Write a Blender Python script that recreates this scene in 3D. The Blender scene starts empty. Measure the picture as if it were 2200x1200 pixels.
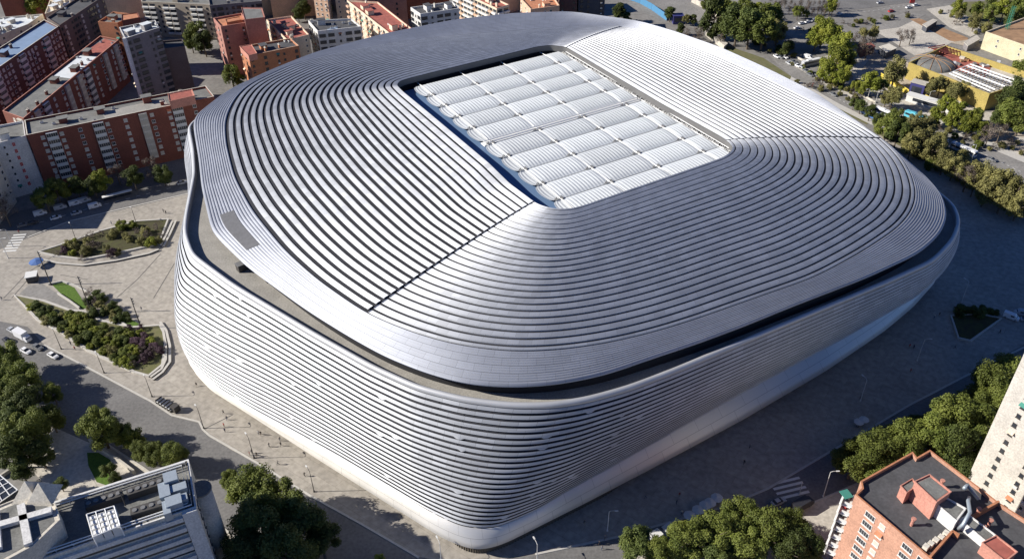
import bpy, bmesh, math, random
from mathutils import Vector, Matrix
import numpy as np
random.seed(7)
C = bpy.context.scene.collection
SC = bpy.context.scene

# ------------------------------------------------------------------ camera
FPX = 1859.458; PITCH = 0.6404; ROLL = -0.0146      # focal length in pixels of a 2200 px wide frame
DECK_Z = 52.0; HC = DECK_Z + 108/0.7828              # metres
_F = np.array([0, math.cos(PITCH), -math.sin(PITCH)]); _R = np.array([1., 0, 0]); _U = np.cross(_R, _F)
_c, _s = math.cos(ROLL), math.sin(ROLL)
MV = np.array([_c*_R+_s*_U, -_s*_R+_c*_U, _F])
cam_data = bpy.data.cameras.new('camera'); cam = bpy.data.objects.new('camera', cam_data); C.objects.link(cam)
cam_data.sensor_width = 36; cam_data.lens = 36*FPX/2200
cam_data.clip_start = 1; cam_data.clip_end = 8000
m3 = Matrix([[MV[0][i], MV[1][i], -MV[2][i]] for i in range(3)])
cam.matrix_world = Matrix.Translation((0, 0, HC)) @ m3.to_4x4()
SC.camera = cam

# ------------------------------------------------------------------ light
SUN_EL = math.radians(30); SUN_AZ = math.radians(1)   # shadows fall towards +x, a touch away from the camera
w = bpy.data.worlds.new('World'); SC.world = w; w.use_nodes = True
nt = w.node_tree; bg = nt.nodes['Background']
sky = nt.nodes.new('ShaderNodeTexSky'); sky.sky_type = 'NISHITA'; sky.sun_disc = False
sky.sun_elevation = SUN_EL; sky.air_density = 1.0; sky.dust_density = 0.0; sky.ozone_density = 6.0; sky.altitude = 1500
to_sun = Vector((-math.cos(SUN_EL)*math.cos(SUN_AZ), -math.cos(SUN_EL)*math.sin(SUN_AZ), math.sin(SUN_EL)))
sky.sun_rotation = math.atan2(to_sun.x, to_sun.y)
bg.inputs['Strength'].default_value = 0.045
tint = nt.nodes.new('ShaderNodeVectorMath'); tint.operation = 'MULTIPLY'; tint.inputs[1].default_value = (.76, .94, 1.28)   # a clear, deep blue autumn sky
nt.links.new(sky.outputs[0], tint.inputs[0]); nt.links.new(tint.outputs[0], bg.inputs['Color'])
ld = bpy.data.lights.new('sun', 'SUN'); ld.energy = 5.0; ld.angle = math.radians(0.5); ld.color = (1, 0.945, 0.86)
lo = bpy.data.objects.new('sun', ld); C.objects.link(lo); lo.rotation_euler = to_sun.to_track_quat('Z', 'Y').to_euler()
SC.view_settings.view_transform = 'Standard'; SC.view_settings.look = 'None'
SC.view_settings.exposure = 0.66; SC.view_settings.gamma = 1.0
SC.render.engine = 'CYCLES'

# ------------------------------------------------------------------ helpers
def at(u, v, z=0.0):
    d = ((u-1100)/FPX)*MV[0] + ((600-v)/FPX)*MV[1] + MV[2]
    t = (z-HC)/d[2]
    return (d[0]*t, d[1]*t, z)
def ats(L, z=0.0): return [at(u, v, z) for u, v in L]

def obj(name, verts, faces, mats, parent=None, smooth=False, mi=None, uvs=None):
    me = bpy.data.meshes.new(name); me.from_pydata([tuple(v) for v in verts], [], faces); 
    if not isinstance(mats, (list, tuple)): mats = [mats]
    for m in mats: me.materials.append(m)
    if mi is not None: me.polygons.foreach_set('material_index', mi)
    if smooth: me.polygons.foreach_set('use_smooth', [True]*len(me.polygons))
    if uvs is not None:
        ul = me.uv_layers.new(name='UVMap'); idx = np.zeros(len(me.loops), dtype=int); me.loops.foreach_get('vertex_index', idx)
        ul.data.foreach_set('uv', np.asarray(uvs, dtype=np.float32)[idx].ravel())
    me.update(); o = bpy.data.objects.new(name, me); C.objects.link(o)
    if parent: o.parent = parent
    return o
def tag(o, label=None, cat=None, group=None, kind=None):
    if label: o['label'] = label
    if cat: o['category'] = cat
    if group: o['group'] = group
    if kind: o['kind'] = kind
    return o
def thing(name, label, cat, loc=(0, 0, 0), rz=0, group=None, scale=1):
    o = bpy.data.objects.new(name, None); C.objects.link(o); o.location = loc; o.rotation_euler = (0, 0, rz)
    o.scale = (scale,)*3 if not isinstance(scale, tuple) else scale
    o.empty_display_size = 1
    return tag(o, label, cat, group)
def dup(root, loc, rz=0, label=None, group=None, scale=1, name=None, mat=None):
    r = root.copy(); C.objects.link(r); r.location = loc; r.rotation_euler = (0, 0, rz)
    r.scale = (scale,)*3 if not isinstance(scale, tuple) else scale
    if label: r['label'] = label
    if group: r['group'] = group
    if name: r.name = name
    for ch in list(root.children):
        c = ch.copy(); C.objects.link(c); c.parent = r
        for g in ch.children:
            d = g.copy(); C.objects.link(d); d.parent = c
    return r
class MB:
    """collects boxes, prisms and tubes and links them as one mesh"""
    def __init__(s): s.v = []; s.f = []; s.m = []
    def add(s, V, F, mi=0):
        n = len(s.v); s.v += [tuple(p) for p in V]; s.f += [tuple(i+n for i in f) for f in F]; s.m += [mi]*len(F)
        return s
    def box(s, c, d, rz=0, mi=0, tilt=0):
        cx, cy, cz = c; hx, hy, hz = d[0]/2, d[1]/2, d[2]/2; ca, sa = math.cos(rz), math.sin(rz)
        P = []
        for z in (-hz, hz):
            for x, y in ((-hx, -hy), (hx, -hy), (hx, hy), (-hx, hy)):
                P.append((cx+x*ca-y*sa, cy+x*sa+y*ca, cz+z))
        return s.add(P, [(0, 3, 2, 1), (4, 5, 6, 7), (0, 1, 5, 4), (1, 2, 6, 5), (2, 3, 7, 6), (3, 0, 4, 7)], mi)
    def prism(s, poly, z0, z1, mi=0, top_mi=None, bottom=True):
        n = len(poly)
        if sum(poly[i][0]*poly[(i+1) % n][1]-poly[(i+1) % n][0]*poly[i][1] for i in range(n)) < 0: poly = poly[::-1]
        V = [(p[0], p[1], z0) for p in poly]+[(p[0], p[1], z1) for p in poly]
        s.add(V, [(i, (i+1) % n, n+(i+1) % n, n+i) for i in range(n)], mi)
        k = len(s.v)-2*n
        s.f.append(tuple(k+n+i for i in range(n))); s.m.append(mi if top_mi is None else top_mi)
        if bottom: s.f.append(tuple(k+i for i in reversed(range(n)))); s.m.append(mi)
        return s
    def tube(s, pts, r, n=6, mi=0, r2=None):
        pts = [Vector(p) for p in pts]; base = len(s.v); L = len(pts)
        for i, p in enumerate(pts):
            d = (pts[min(i+1, L-1)]-pts[max(i-1, 0)]).normalized()
            a = d.orthogonal().normalized() if i == 0 else (a - d*a.dot(d)).normalized()
            b = d.cross(a); rr = r if r2 is None else r+(r2-r)*i/(L-1)
            for k in range(n):
                t = 2*math.pi*k/n; q = p+a*math.cos(t)*rr+b*math.sin(t)*rr; s.v.append(tuple(q))
        for i in range(L-1):
            for k in range(n):
                s.f.append((base+i*n+k, base+i*n+(k+1) % n, base+(i+1)*n+(k+1) % n, base+(i+1)*n+k)); s.m.append(mi)
        s.f.append(tuple(base+k for k in reversed(range(n)))); s.m.append(mi)
        s.f.append(tuple(base+(L-1)*n+k for k in range(n))); s.m.append(mi)
        return s
    def build(s, name, mats, parent=None, smooth=False):
        return obj(name, s.v, s.f, mats, parent, smooth, s.m)

# ------------------------------------------------------------------ materials
def new_mat(name, col=(.5, .5, .5), rough=.7, metal=0.0, noise=0.0, nscale=1.0, bump=0.0, spec=None, coords='Object', det=4, col2=None, nscale2=None):
    m = bpy.data.materials.new(name); m.use_nodes = True; t = m.node_tree; b = t.nodes['Principled BSDF']
    b.inputs['Roughness'].default_value = rough; b.inputs['Metallic'].default_value = metal
    if spec is not None: b.inputs['Specular IOR Level'].default_value = spec
    b.inputs['Base Color'].default_value = (*col, 1)
    if noise or col2:
        tc = t.nodes.new('ShaderNodeTexCoord'); n = t.nodes.new('ShaderNodeTexNoise')
        n.inputs['Scale'].default_value = nscale; n.inputs['Detail'].default_value = det; n.inputs['Roughness'].default_value = .62
        t.links.new(tc.outputs[coords], n.inputs['Vector'])
        r = t.nodes.new('ShaderNodeValToRGB'); r.color_ramp.elements[0].position = .3; r.color_ramp.elements[1].position = .72
        c2 = col2 if col2 else tuple(min(1, c*(1+noise)) for c in col)
        c1 = tuple(c*(1-noise) for c in col) if not col2 else col
        r.color_ramp.elements[0].color = (*c1, 1); r.color_ramp.elements[1].color = (*c2, 1)
        t.links.new(n.outputs['Fac'], r.inputs[0]); out = r.outputs[0]
        if nscale2:
            n2 = t.nodes.new('ShaderNodeTexNoise'); n2.inputs['Scale'].default_value = nscale2; n2.inputs['Detail'].default_value = 5
            t.links.new(tc.outputs[coords], n2.inputs['Vector'])
            mr = t.nodes.new('ShaderNodeMapRange'); mr.inputs[1].default_value = .3; mr.inputs[2].default_value = .7
            mr.inputs[3].default_value = .78; mr.inputs[4].default_value = 1.15; t.links.new(n2.outputs['Fac'], mr.inputs[0])
            mx = t.nodes.new('ShaderNodeVectorMath'); mx.operation = 'SCALE'; t.links.new(out, mx.inputs[0]); t.links.new(mr.outputs[0], mx.inputs['Scale']); out = mx.outputs[0]
        t.links.new(out, b.inputs['Base Color'])
        if bump:
            bp = t.nodes.new('ShaderNodeBump'); bp.inputs['Strength'].default_value = bump; bp.inputs['Distance'].default_value = .1
            t.links.new(n.outputs['Fac'], bp.inputs['Height']); t.links.new(bp.outputs[0], b.inputs['Normal'])
    return m

def metal_mat(name, col, rough, aniso, rot, joint=.12, joint_len=6.0, metal=.85):
    """brushed steel cladding: the brushing follows the rings (UV u direction)"""
    m = bpy.data.materials.new(name); m.use_nodes = True; t = m.node_tree; b = t.nodes['Principled BSDF']
    uv = t.nodes.new('ShaderNodeUVMap'); uv.uv_map = 'UVMap'
    br = t.nodes.new('ShaderNodeTexBrick'); br.offset = .5
    br.inputs['Scale'].default_value = 1; br.inputs['Brick Width'].default_value = joint_len; br.inputs['Row Height'].default_value = 2.3
    br.inputs['Mortar Size'].default_value = .03; br.inputs['Color1'].default_value = (*col, 1)
    br.inputs['Color2'].default_value = (*[c*(1-joint) for c in col], 1); br.inputs['Mortar'].default_value = (*[c*.55 for c in col], 1)
    t.links.new(uv.outputs[0], br.inputs['Vector'])
    n = t.nodes.new('ShaderNodeTexNoise'); n.inputs['Scale'].default_value = .12; n.inputs['Detail'].default_value = 5
    t.links.new(uv.outputs[0], n.inputs['Vector'])
    mr = t.nodes.new('ShaderNodeMapRange'); mr.inputs[1].default_value = .3; mr.inputs[2].default_value = .7
    mr.inputs[3].default_value = .95; mr.inputs[4].default_value = 1.04; t.links.new(n.outputs['Fac'], mr.inputs[0])
    sc = t.nodes.new('ShaderNodeVectorMath'); sc.operation = 'SCALE'
    t.links.new(br.outputs['Color'], sc.inputs[0]); t.links.new(mr.outputs[0], sc.inputs['Scale'])
    t.links.new(sc.outputs[0], b.inputs['Base Color'])
    mr2 = t.nodes.new('ShaderNodeMapRange'); mr2.inputs[1].default_value = .3; mr2.inputs[2].default_value = .7
    mr2.inputs[3].default_value = rough-.015; mr2.inputs[4].default_value = rough+.02; t.links.new(n.outputs['Fac'], mr2.inputs[0])
    t.links.new(mr2.outputs[0], b.inputs['Roughness'])
    b.inputs['Metallic'].default_value = metal
    b.inputs['Anisotropic'].default_value = aniso; b.inputs['Anisotropic Rotation'].default_value = rot
    tg = t.nodes.new('ShaderNodeTangent'); tg.direction_type = 'UV_MAP'; tg.uv_map = 'UVMap'
    t.links.new(tg.outputs[0], b.inputs['Tangent'])
    return m
M = {}
M['steel'] = metal_mat('brushed_steel_louvre', (.645, .66, .685), .85, .82, .25, joint=.15, joint_len=3.2, metal=.86)
M['steel_collar'] = metal_mat('brushed_steel_collar', (.52, .54, .59), .78, .72, .25, joint=.07, joint_len=4.0, metal=.80)
M['steel_skirt'] = metal_mat('brushed_steel_skirt', (.74, .72, .68), .48, .7, .25, joint=.05, metal=.6)
M['rim'] = new_mat('satin_rim', (.47, .475, .485), .5, metal=.35, noise=.06, nscale=.2)
M['deck_dark'] = new_mat('gap_shade_deck', (.022, .023, .03), .8, noise=.3, nscale=.3)  # near-black colour carries the shade inside roof and facade louvre gaps
M['terrace'] = new_mat('terrace_paving', (.30, .285, .255), .85, noise=.18, nscale=.15, nscale2=2)
M['black'] = new_mat('painted_recess_shade', (.012, .012, .015), .8)  # black paint stands in for shade under the collar and around the opening
M['fascia'] = new_mat('grey_fascia', (.13, .128, .125), .6, noise=.1, nscale=.4)
M['cushion'] = new_mat('white_membrane', (.51, .535, .55), .5, noise=.05, nscale=.4)
_t = M['cushion'].node_tree; _b = _t.nodes['Principled BSDF']; _src = _b.inputs['Base Color'].links[0].from_socket
_oi = _t.nodes.new('ShaderNodeObjectInfo'); _mr = _t.nodes.new('ShaderNodeMapRange'); _mr.inputs[3].default_value = .90; _mr.inputs[4].default_value = 1.06; _t.links.new(_oi.outputs['Random'], _mr.inputs[0])
_sc = _t.nodes.new('ShaderNodeVectorMath'); _sc.operation = 'SCALE'; _t.links.new(_src, _sc.inputs[0]); _t.links.new(_mr.outputs[0], _sc.inputs['Scale']); _t.links.new(_sc.outputs[0], _b.inputs['Base Color'])
M['white_steel'] = new_mat('white_painted_steel', (.78, .78, .76), .45)
M['node_grey'] = new_mat('grey_bracket', (.16, .16, .16), .6)
M['gutter'] = new_mat('sky_tinted_membrane', (.12, .19, .31), .4)  # blue of reflected sky and shade is put into the base colour
M['base_rib'] = new_mat('bronze_base_fins', (.10, .085, .065), .55, noise=.2, nscale=1.5)
M['vent'] = new_mat('dark_vent_grille', (.11, .11, .115), .6, noise=.15, nscale=.8)

# ------------------------------------------------------------------ stadium rings
def rot_smooth(P, sigma, N=1440):
    P = np.array(P, float); Q = np.vstack([P, P[:1]]); d = np.r_[0, np.cumsum(np.hypot(*np.diff(Q, axis=0).T))]
    L = d[-1]; s = np.linspace(0, L, N, endpoint=False)
    X = np.interp(s, d, Q[:, 0]) + 1j*np.interp(s, d, Q[:, 1])
    Fq = np.fft.fft(X); k = np.fft.fftfreq(N, d=L/N); Fq *= np.exp(-2*(np.pi*k*sigma)**2)
    X = np.fft.ifft(Fq); return np.c_[X.real, X.imag]
def norm_out(P):
    T = np.roll(P, -3, 0)-np.roll(P, 3, 0); T /= np.hypot(*T.T)[:, None]; Nn = np.c_[T[:, 1], -T[:, 0]]
    c = P.mean(0); 
    if ((P-c)*Nn).sum() < 0: Nn = -Nn
    return Nn
Z0, Z1, Z2, Z3, Z5, Z6 = 55.0, 48.8, 45.2, 42.0, 9.0, 4.0
px0 = [(1153.6,437.7),(1180,446),(1205,448.5),(1230,447),(1254.5,440.5),(1350,407.7),(1432,380),(1513.6,352),(1555,337),(1571,325),(1575,315),(1567,304.5),(1545,290),(1418,220),(1216,100.5),(1182,96.7),(1154.5,99.8),(1041,127.7),(945,151),(877,168),(858,174),(852,183),(866,197),(918,239.6),(1050,350),(1095,394)]
px1 = [(785,672),(875,710),(975,740),(1100,756),(1200,752),(1300,738),(1400,715),(1500,684),(1600,648),(1750,596),(1850,542),(1932,487),(1962,450),(1970,412),(1955,362),(1932,330),(1892,293),(1850,268),(1750,218),(1650,168),(1550,122),(1450,84),(1340,55),(1250,54),(1175,60),(1025,72),(925,80),(825,94),(725,112),(625,138),(534,180),(510,203),(494,230),(483,262),(486,309),(504,380),(543,452),(612,537),(682,600)]
px2 = [(657,660),(740,712),(825,760),(912,795),(1000,820),(1100,827),(1200,820),(1300,800),(1400,765),(1500,732),(1600,695),(1700,654),(1862,592),(1975,540),(2020,500),(2035,462),(2025,417),(1987,375),(1900,300),(1750,197),(1650,147),(1550,102),(1450,67),(1375,45),(1225,24),(1100,28),(975,42),(825,72),(675,112),(575,152),(489,193),(418,248),(416,270),(428,340),(434,400),(456,496),(531,569)]
P0 = rot_smooth([p[:2] for p in ats(px0, Z0)], 1.2)
P1 = rot_smooth([p[:2] for p in ats(px1, Z1)], 5.0)
P2 = rot_smooth([p[:2] for p in ats(px2, Z2)], 4.0)
# parapet: traced where it shows, behind the roof it runs 1.5 m outside the roof edge
px3 = [(408,268),(418,320),(421,370),(403,462),(400,496),(416,543),(503,607),(675,710),(800,780),(900,825),(1000,850),(1100,862),(1180,862),(1260,850),(1350,825),(1450,787),(1550,745),(1650,703),(1900,600),(2000,555),(2042,512),(2057,475),(2048,440)]
V3 = [p[:2] for p in ats(px3, Z3)]
N2 = norm_out(P2); P2o = P2+N2*1.6
def near_i(P, q): return int(np.argmin(np.hypot(P[:, 0]-q[0], P[:, 1]-q[1])))
ia, ib = near_i(P2o, V3[-1]), near_i(P2o, V3[0])
n = len(P2o); step = 1 if ((ib-ia) % n) < ((ia-ib) % n) else -1
# hidden stretch runs over the far side (the side of larger y)
def walk(i0, i1, st):
    out = []; i = i0
    while i != i1: out.append(i); i = (i+st) % n
    return out
wA, wB = walk(ia, ib, 1), walk(ia, ib, -1)
far = wA if P2o[wA][:, 1].mean() > P2o[wB][:, 1].mean() else wB
hid = P2o[far][25:-25:20]
P3 = rot_smooth(list(V3)+[tuple(p) for p in hid], 2.8)
cx, cy = P3.mean(0)
px5 = [(410,787),(475,840),(550,887),(725,982),(850,1056),(918,1097),(986,1130),(1027,1137),(1068,1134),(1150,1098),(1225,1052),(1350,983),(1500,897),(1650,812),(1775,740),(1900,660)]
px6 = [(400,775),(450,837),(542,895),(675,982),(850,1093),(953,1158),(1013,1181),(1041,1181),(1082,1169),(1150,1135),(1250,1085),(1400,1007),(1600,900),(1775,797),(1900,712),(1962,660),(2015,600)]
def lower_ring(px, z, off):
    V = [p[:2] for p in ats(px, z)]; N3 = norm_out(P3); Q = P3+N3*off
    i0, i1 = near_i(Q, V[-1]), near_i(Q, V[0]); a, b = walk(i0, i1, 1), walk(i0, i1, -1)
    fr = a if Q[a][:, 1].mean() > Q[b][:, 1].mean() else b
    return rot_smooth(V+[tuple(p) for p in Q[fr][40:-40:20]], 2.2)
P5 = lower_ring(px5, Z5, -2.0); P6 = lower_ring(px6, Z6, -3.5)

# 8 anchors tie the rings together: near seam, near corner, right corner, right seam, top seam, top corner, far corner, far seam
A0 = [(1153.6,437.7),(1235,447),(1550,339),(1567,304.5),(1216,100.5),(1150,100),(905,160),(852,183)]
A1 = [(785,672),(1180,754),(1830,553),(1892,293),(1340,55),(1180,59),(640,134),(483,258)]
A2 = [(738,710),(1190,821),(1900,575),(1925,320),(1385,47),(1190,24),(575,152),(416,268)]
A3 = [(690,718),(1200,858),(1960,573),None,None,None,None,(408,268)]
A5 = [(745,993),(1085,1130),(1880,675),None,None,None,None,None]
def anchors(P, L, z, ref=None):
    idx = []
    for k, a in enumerate(L):
        if a is None:
            q = ref[k]
        else: q = at(a[0], a[1], z)
        idx.append(near_i(P, q))
    return idx
i0 = anchors(P0, A0, Z0); i1 = anchors(P1, A1, Z1); i2 = anchors(P2, A2, Z2)
r2 = [P2[i] for i in i2]; i3 = anchors(P3, A3, Z3, r2); r3 = [P3[i] for i in i3]
i5 = anchors(P5, A5, Z5, r3); r5 = [P5[i] for i in i5]; i6 = anchors(P6, [None]*8, Z6, r5)
NS = [100, 150, 60, 170, 30, 100, 40, 150]     # samples per sector (total 800)
NS = [70, 150, 70, 170, 36, 110, 44, 150]
def resample(P, idx):
    n = len(P); out = []
    # direction of travel
    fwd = sum(((idx[(k+1) % 8]-idx[k]) % n) for k in range(8)); st = 1 if fwd <= n*1.5 else -1
    pos = [0]
    for k in range(8): pos.append(pos[-1]+((idx[(k+1) % 8]-idx[k])*st) % n)
    kn = np.r_[0, np.cumsum(NS)].astype(float); tt = np.arange(kn[-1])
    # periodic monotone smoothing of the map sample -> position
    q = np.interp(tt, kn, pos); extra = q - tt*pos[-1]/kn[-1]
    Fq = np.fft.fft(extra); k = np.fft.fftfreq(len(tt)); Fq *= np.exp(-2*(np.pi*k*9)**2); q = np.fft.ifft(Fq).real+tt*pos[-1]/kn[-1]
    q = (idx[0]+st*q) % n; a = np.floor(q).astype(int); fr = (q-a)[:, None]
    return P[a % n]*(1-fr)+P[(a+1) % n]*fr
Q0, Q1, Q2, Q3, Q5, Q6 = [resample(P, i) for P, i in ((P0, i0), (P1, i1), (P2, i2), (P3, i3), (P5, i5), (P6, i6))]
NT = len(Q0)
KN = np.r_[0, np.cumsum(NS)]
SEAM_N, SEAM_R, SEAM_T, SEAM_F = 0, KN[3], KN[4], KN[7]
ARC = np.r_[0, np.cumsum(np.hypot(*(np.roll(Q1, -1, 0)-Q1).T))]        # running length, used as u
def arc(i): return ARC[i % NT] + (ARC[-1] if i >= NT else 0)

stadium = thing('stadium', 'huge stadium wrapped in curved steel louvres with a white cushion roof', 'stadium', (0, 0, 0))
def strip_surface(name, fn, rng, sA, sB, nseg, mat, drop=.5, ub=2.3, closed=False, flip=False, parent=stadium, acc=None):
    """one curved strip; fn(i, s, off) -> point; sA, sB functions of the sample index"""
    V, Fc, UV = acc if acc is not None else ([], [], [])
    base = len(V); cols = nseg+1
    for i in rng:
        a, b = sA(i), sB(i)
        for j in range(cols):
            f = j/nseg; s = a+(b-a)*f; bulge = 4*f*(1-f)
            V.append(fn(i, s, bulge, f)); UV.append((arc(i), (a+f*(b-a))*ub))
        V.append(fn(i, a, 0, 0, -drop)); UV.append((arc(i), 0)); V.append(fn(i, a, 0, 0)); UV.append((arc(i), .1))
        V.append(fn(i, b, 0, 1)); UV.append((arc(i), 0)); V.append(fn(i, b, 0, 1, -drop)); UV.append((arc(i), .1))
    w_ = cols+4; n_ = len(rng)
    for k in range(n_-1):
        p = base+k*w_; q = p+w_
        for j in range(nseg): Fc.append((p+j, p+j+1, q+j+1, q+j))
        Fc.append((p+cols, p+cols+1, q+cols+1, q+cols)); Fc.append((p+cols+2, p+cols+3, q+cols+3, q+cols+2))
    for p, r in (() if closed else ((base, 1), (base+(n_-1)*w_, -1))):      # end caps
        c = [p+cols]+[p+j for j in range(cols)]+[p+cols+3]
        Fc.append(tuple(c[::r]))
    return V, Fc, UV

NL = 24
def roofz(s): return Z0+(Z1-Z0)*(s**1.45)
def roof_pt(i, s, bulge=0, f=.5, off=0.0):
    k = i % NT; p = Q0[k]*(1-s)+Q1[k]*s
    return (p[0], p[1], roofz(s)+.07*bulge+off)
def deck_depth(i):
    i = i % NT
    if i < SEAM_R-1: return .42-.3*max(0, min(1, (i-SEAM_R+60)/58))
    if i < SEAM_T: return .05
    return .05+.37*max(0, min(1, (i-SEAM_T-60)/90))
def smoothstep(a, b, x): x = max(0, min(1, (x-a)/(b-a))); return x*x*(3-2*x)
def roof_gap(i, s):
    i = i % NT
    if i < SEAM_R: g = .27+.10*(1-smoothstep(0, 120, i))*s          # near sector
    elif i < SEAM_T: g = .44-.12*s
    elif i < SEAM_F: g = .17+.27*smoothstep(SEAM_T+100, SEAM_F, i)
    else: g = .44-.04*smoothstep(SEAM_F, NT, i)
    return g*(.62+.38*smoothstep(0, .35, s))
secs = [(SEAM_N, SEAM_R, .5), (SEAM_R, SEAM_T, .18), (SEAM_T, NT, 0)]
for (a, b, off) in secs:
    acc = ([], [], [])
    last = b
    for l in range(-1, NL):
        sa = (l+off)/NL; 
        if sa < -.001 and off == 0: continue
        if off and l == -1:
            A_ = lambda i: 0.0; B_ = lambda i, o=off: max(.004, o/NL-roof_gap(i, 0)/NL)
            if off < .4: continue
        elif l == NL-1 and off:
            A_ = lambda i, l=l, o=off: (l+o)/NL; B_ = lambda i: 1.0-.006
        else:
            A_ = lambda i, l=l, o=off: (l+o)/NL; B_ = lambda i, l=l, o=off: (l+o+1-roof_gap(i, (l+o)/NL))/NL
        if off == .18 and l == 0: A_ = lambda i: 0.0
        rng = list(range(a+1, last+1))
        strip_surface('', roof_pt, rng, A_, B_, 4, None, drop=(.3 if a == SEAM_N else .04), ub=55, acc=acc)
    o = obj('roof_louvres', *acc[:2], M['steel'], stadium, True, None, acc[2])
# deck beneath the louvres, coloured near black for the shade in the gaps
V = []; Fc = []; SS = 34
for i in range(NT):
    for j in range(SS):
        s = j/(SS-1); x, y, z = roof_pt(i, s); V.append((x, y, z-deck_depth(i)))
for i in range(NT):
    for j in range(SS-1):
        a, b = i*SS+j, ((i+1) % NT)*SS+j; Fc.append((a, a+1, b+1, b))
obj('roof_deck', V, Fc, M['deck_dark'], stadium, True)

# collar: fine ribbed band from the last louvre to the roof edge, rolled over at the rim
NC = 13
def collar_pt(i, s, off=0.0):
    k = i % NT; p = Q1[k]*(1-s)+Q2[k]*s
    return (p[0], p[1], Z1-.05+(Z2-Z1)*(s**1.1)+off)
V = []; Fc = []; UV = []; prof = []
for j in range(NC):
    a = j/NC; b = (j+1)/NC
    prof += [(a+.0005, -.16), (a+(b-a)*.14, -.16), (a+(b-a)*.16, 0.03), (b-.0005, 0.0)]
pr = [(s, o, 0) for s, o in prof]+[(1, -.12, 0), (1.0, -.35, .25), (1.0, -.9, .05), (1.0, -1.0, -1.2), (1, -1.0, -4)]
N2r = norm_out(Q2)
for i in range(NT):
    for (s, o, nn) in pr:
        x, y, z = collar_pt(i, s, o); V.append((x+N2r[i][0]*nn, y+N2r[i][1]*nn, z)); UV.append((arc(i), s*10))
w_ = len(pr)
for i in range(NT-1):
    for j in range(w_-1):
        a, b = i*w_+j, ((i+1) % NT)*w_+j; Fc.append((a, a+1, b+1, b))
i = NT-1
V += V[:w_]; UV += [(arc(NT), u[1]) for u in UV[:w_]]
for j in range(w_-1):
    a, b = i*w_+j, NT*w_+j; Fc.append((a, a+1, b+1, b))
obj('roof_collar', V, Fc, M['steel_collar'], stadium, True, None, UV)
# vent grille let into the collar
def patch(name, fn, i0_, i1_, s0, s1, off, mat, n=20):
    V = []; Fc = []
    for k in range(n+1):
        i = i0_+(i1_-i0_)*k/n; ia_ = int(math.floor(i)); fr = i-ia_
        for s in (s0, s1):
            p = np.array(fn(ia_, s, off))*(1-fr)+np.array(fn(ia_+1, s, off))*fr; V.append(tuple(p))
    for k in range(n): a = 2*k; Fc.append((a, a+1, a+3, a+2))
    m = len(V); V += [(x, y, z-.4) for x, y, z in V]
    Fc += [(0, 1, m+1, m), (m-2, 2*m-2, 2*m-1, m-1)]
    for k in range(n): a = 2*k; Fc += [(a, m+a, m+a+2, a+2), (a+1, a+3, m+a+3, m+a+1)]
    return obj(name, V, Fc, mat, stadium)
iv0 = near_i(Q2, at(440, 465, Z2)); iv1 = near_i(Q2, at(497, 538, Z2))
patch('vent_grille', collar_pt, min(iv0, iv1)+2, max(iv0, iv1)+3, .40, .74, .10, M['vent'])

# parapet lip, terrace, inner wall painted black as shade
N3 = norm_out(Q3); ZT = Z3-2.0
def ringmesh(name, rows, mat, smooth=True, ub=1.0):
    V = []; Fc = []; UV = []; w_ = len(rows)
    for i in range(NT+1):
        k = i % NT
        for r, row in enumerate(rows):
            V.append(tuple(row[k])); UV.append((arc(i), r*ub))
    for i in range(NT):
        for j in range(w_-1):
            a, b = i*w_+j, (i+1)*w_+j; Fc.append((a, a+1, b+1, b))
    return obj(name, V, Fc, mat, stadium, smooth, None, UV)
def row(Q, N, off, z): return np.c_[Q+N*off, np.full(len(Q), z)]
ringmesh('parapet_rim', [row(Q3, N3, 0, ZT-.2), row(Q3, N3, 0, Z3-.35), row(Q3, N3, .12, Z3-.05), row(Q3, N3, .5, Z3), row(Q3, N3, .95, Z3-.15), row(Q3, N3, 1.25, Z3-.55), row(Q3, N3, 1.32, Z3-1.2), row(Q3, N3, .9, Z3-1.7)], M['rim'])
ringmesh('terrace', [row(Q3, N3, -.01, ZT), row(Q2*.5+Q1*.5, N3*0, 0, ZT-.02)], M['terrace'], False)
ringmesh('recess_wall', [row(Q2*.72+Q1*.28, N2r, 0, ZT-.1), row(Q2*.72+Q1*.28, N2r, 0, Z2+.9)], M['black'], False)

# facade
NF = 23
N5 = norm_out(Q5)
def bulge_amt(i):
    i = i % NT
    if i >= SEAM_F: return 5.5-3.3*smoothstep(SEAM_F+75, NT-15, i)
    return 2.2+2.3*smoothstep(KN[1]-20, KN[2]+20, i)
def fac_pt(i, s, bulge=0, f=.5, off=0.0):
    k = i % NT
    a = Q3[k]+N3[k]*1.2; b = Q5[k]
    m = .5*(a+b)+(N3[k]+N5[k])*.5*bulge_amt(i)
    p = a*(1-s)**2+2*s*(1-s)*(m*2-(a+b)*.5)*1.0+b*s*s
    z = (Z3-1.4)+(Z5-(Z3-1.4))*s
    o = .10*bulge-(f-.5)*.10+off
    p = p+N3[k]*o
    return (p[0], p[1], z)
rnd = random.Random(3)
closed_cells = {}
for l in range(NF):
    cells = []
    for _ in range(2):
        c0 = rnd.choice([rnd.randint(690, 799), rnd.randint(20, 110)]); cells.append((c0, c0+rnd.randint(0, 1)))
    closed_cells[l] = cells
def fac_gap(i, l):
    i = i % NT
    for a, b in closed_cells[l]:
        if a <= i <= b: return .03
    if i < KN[1]: g = .34
    elif i < KN[2]: g = .34-.26*smoothstep(KN[1]+5, KN[2]-50, i)
    elif i < SEAM_F: g = .06
    else: g = .06+.22*smoothstep(SEAM_F+12, SEAM_F+60, i)
    if i > SEAM_F+60: g = .25+.08*smoothstep(SEAM_F+90, NT, i)
    return g
acc = ([], [], [])
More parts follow.
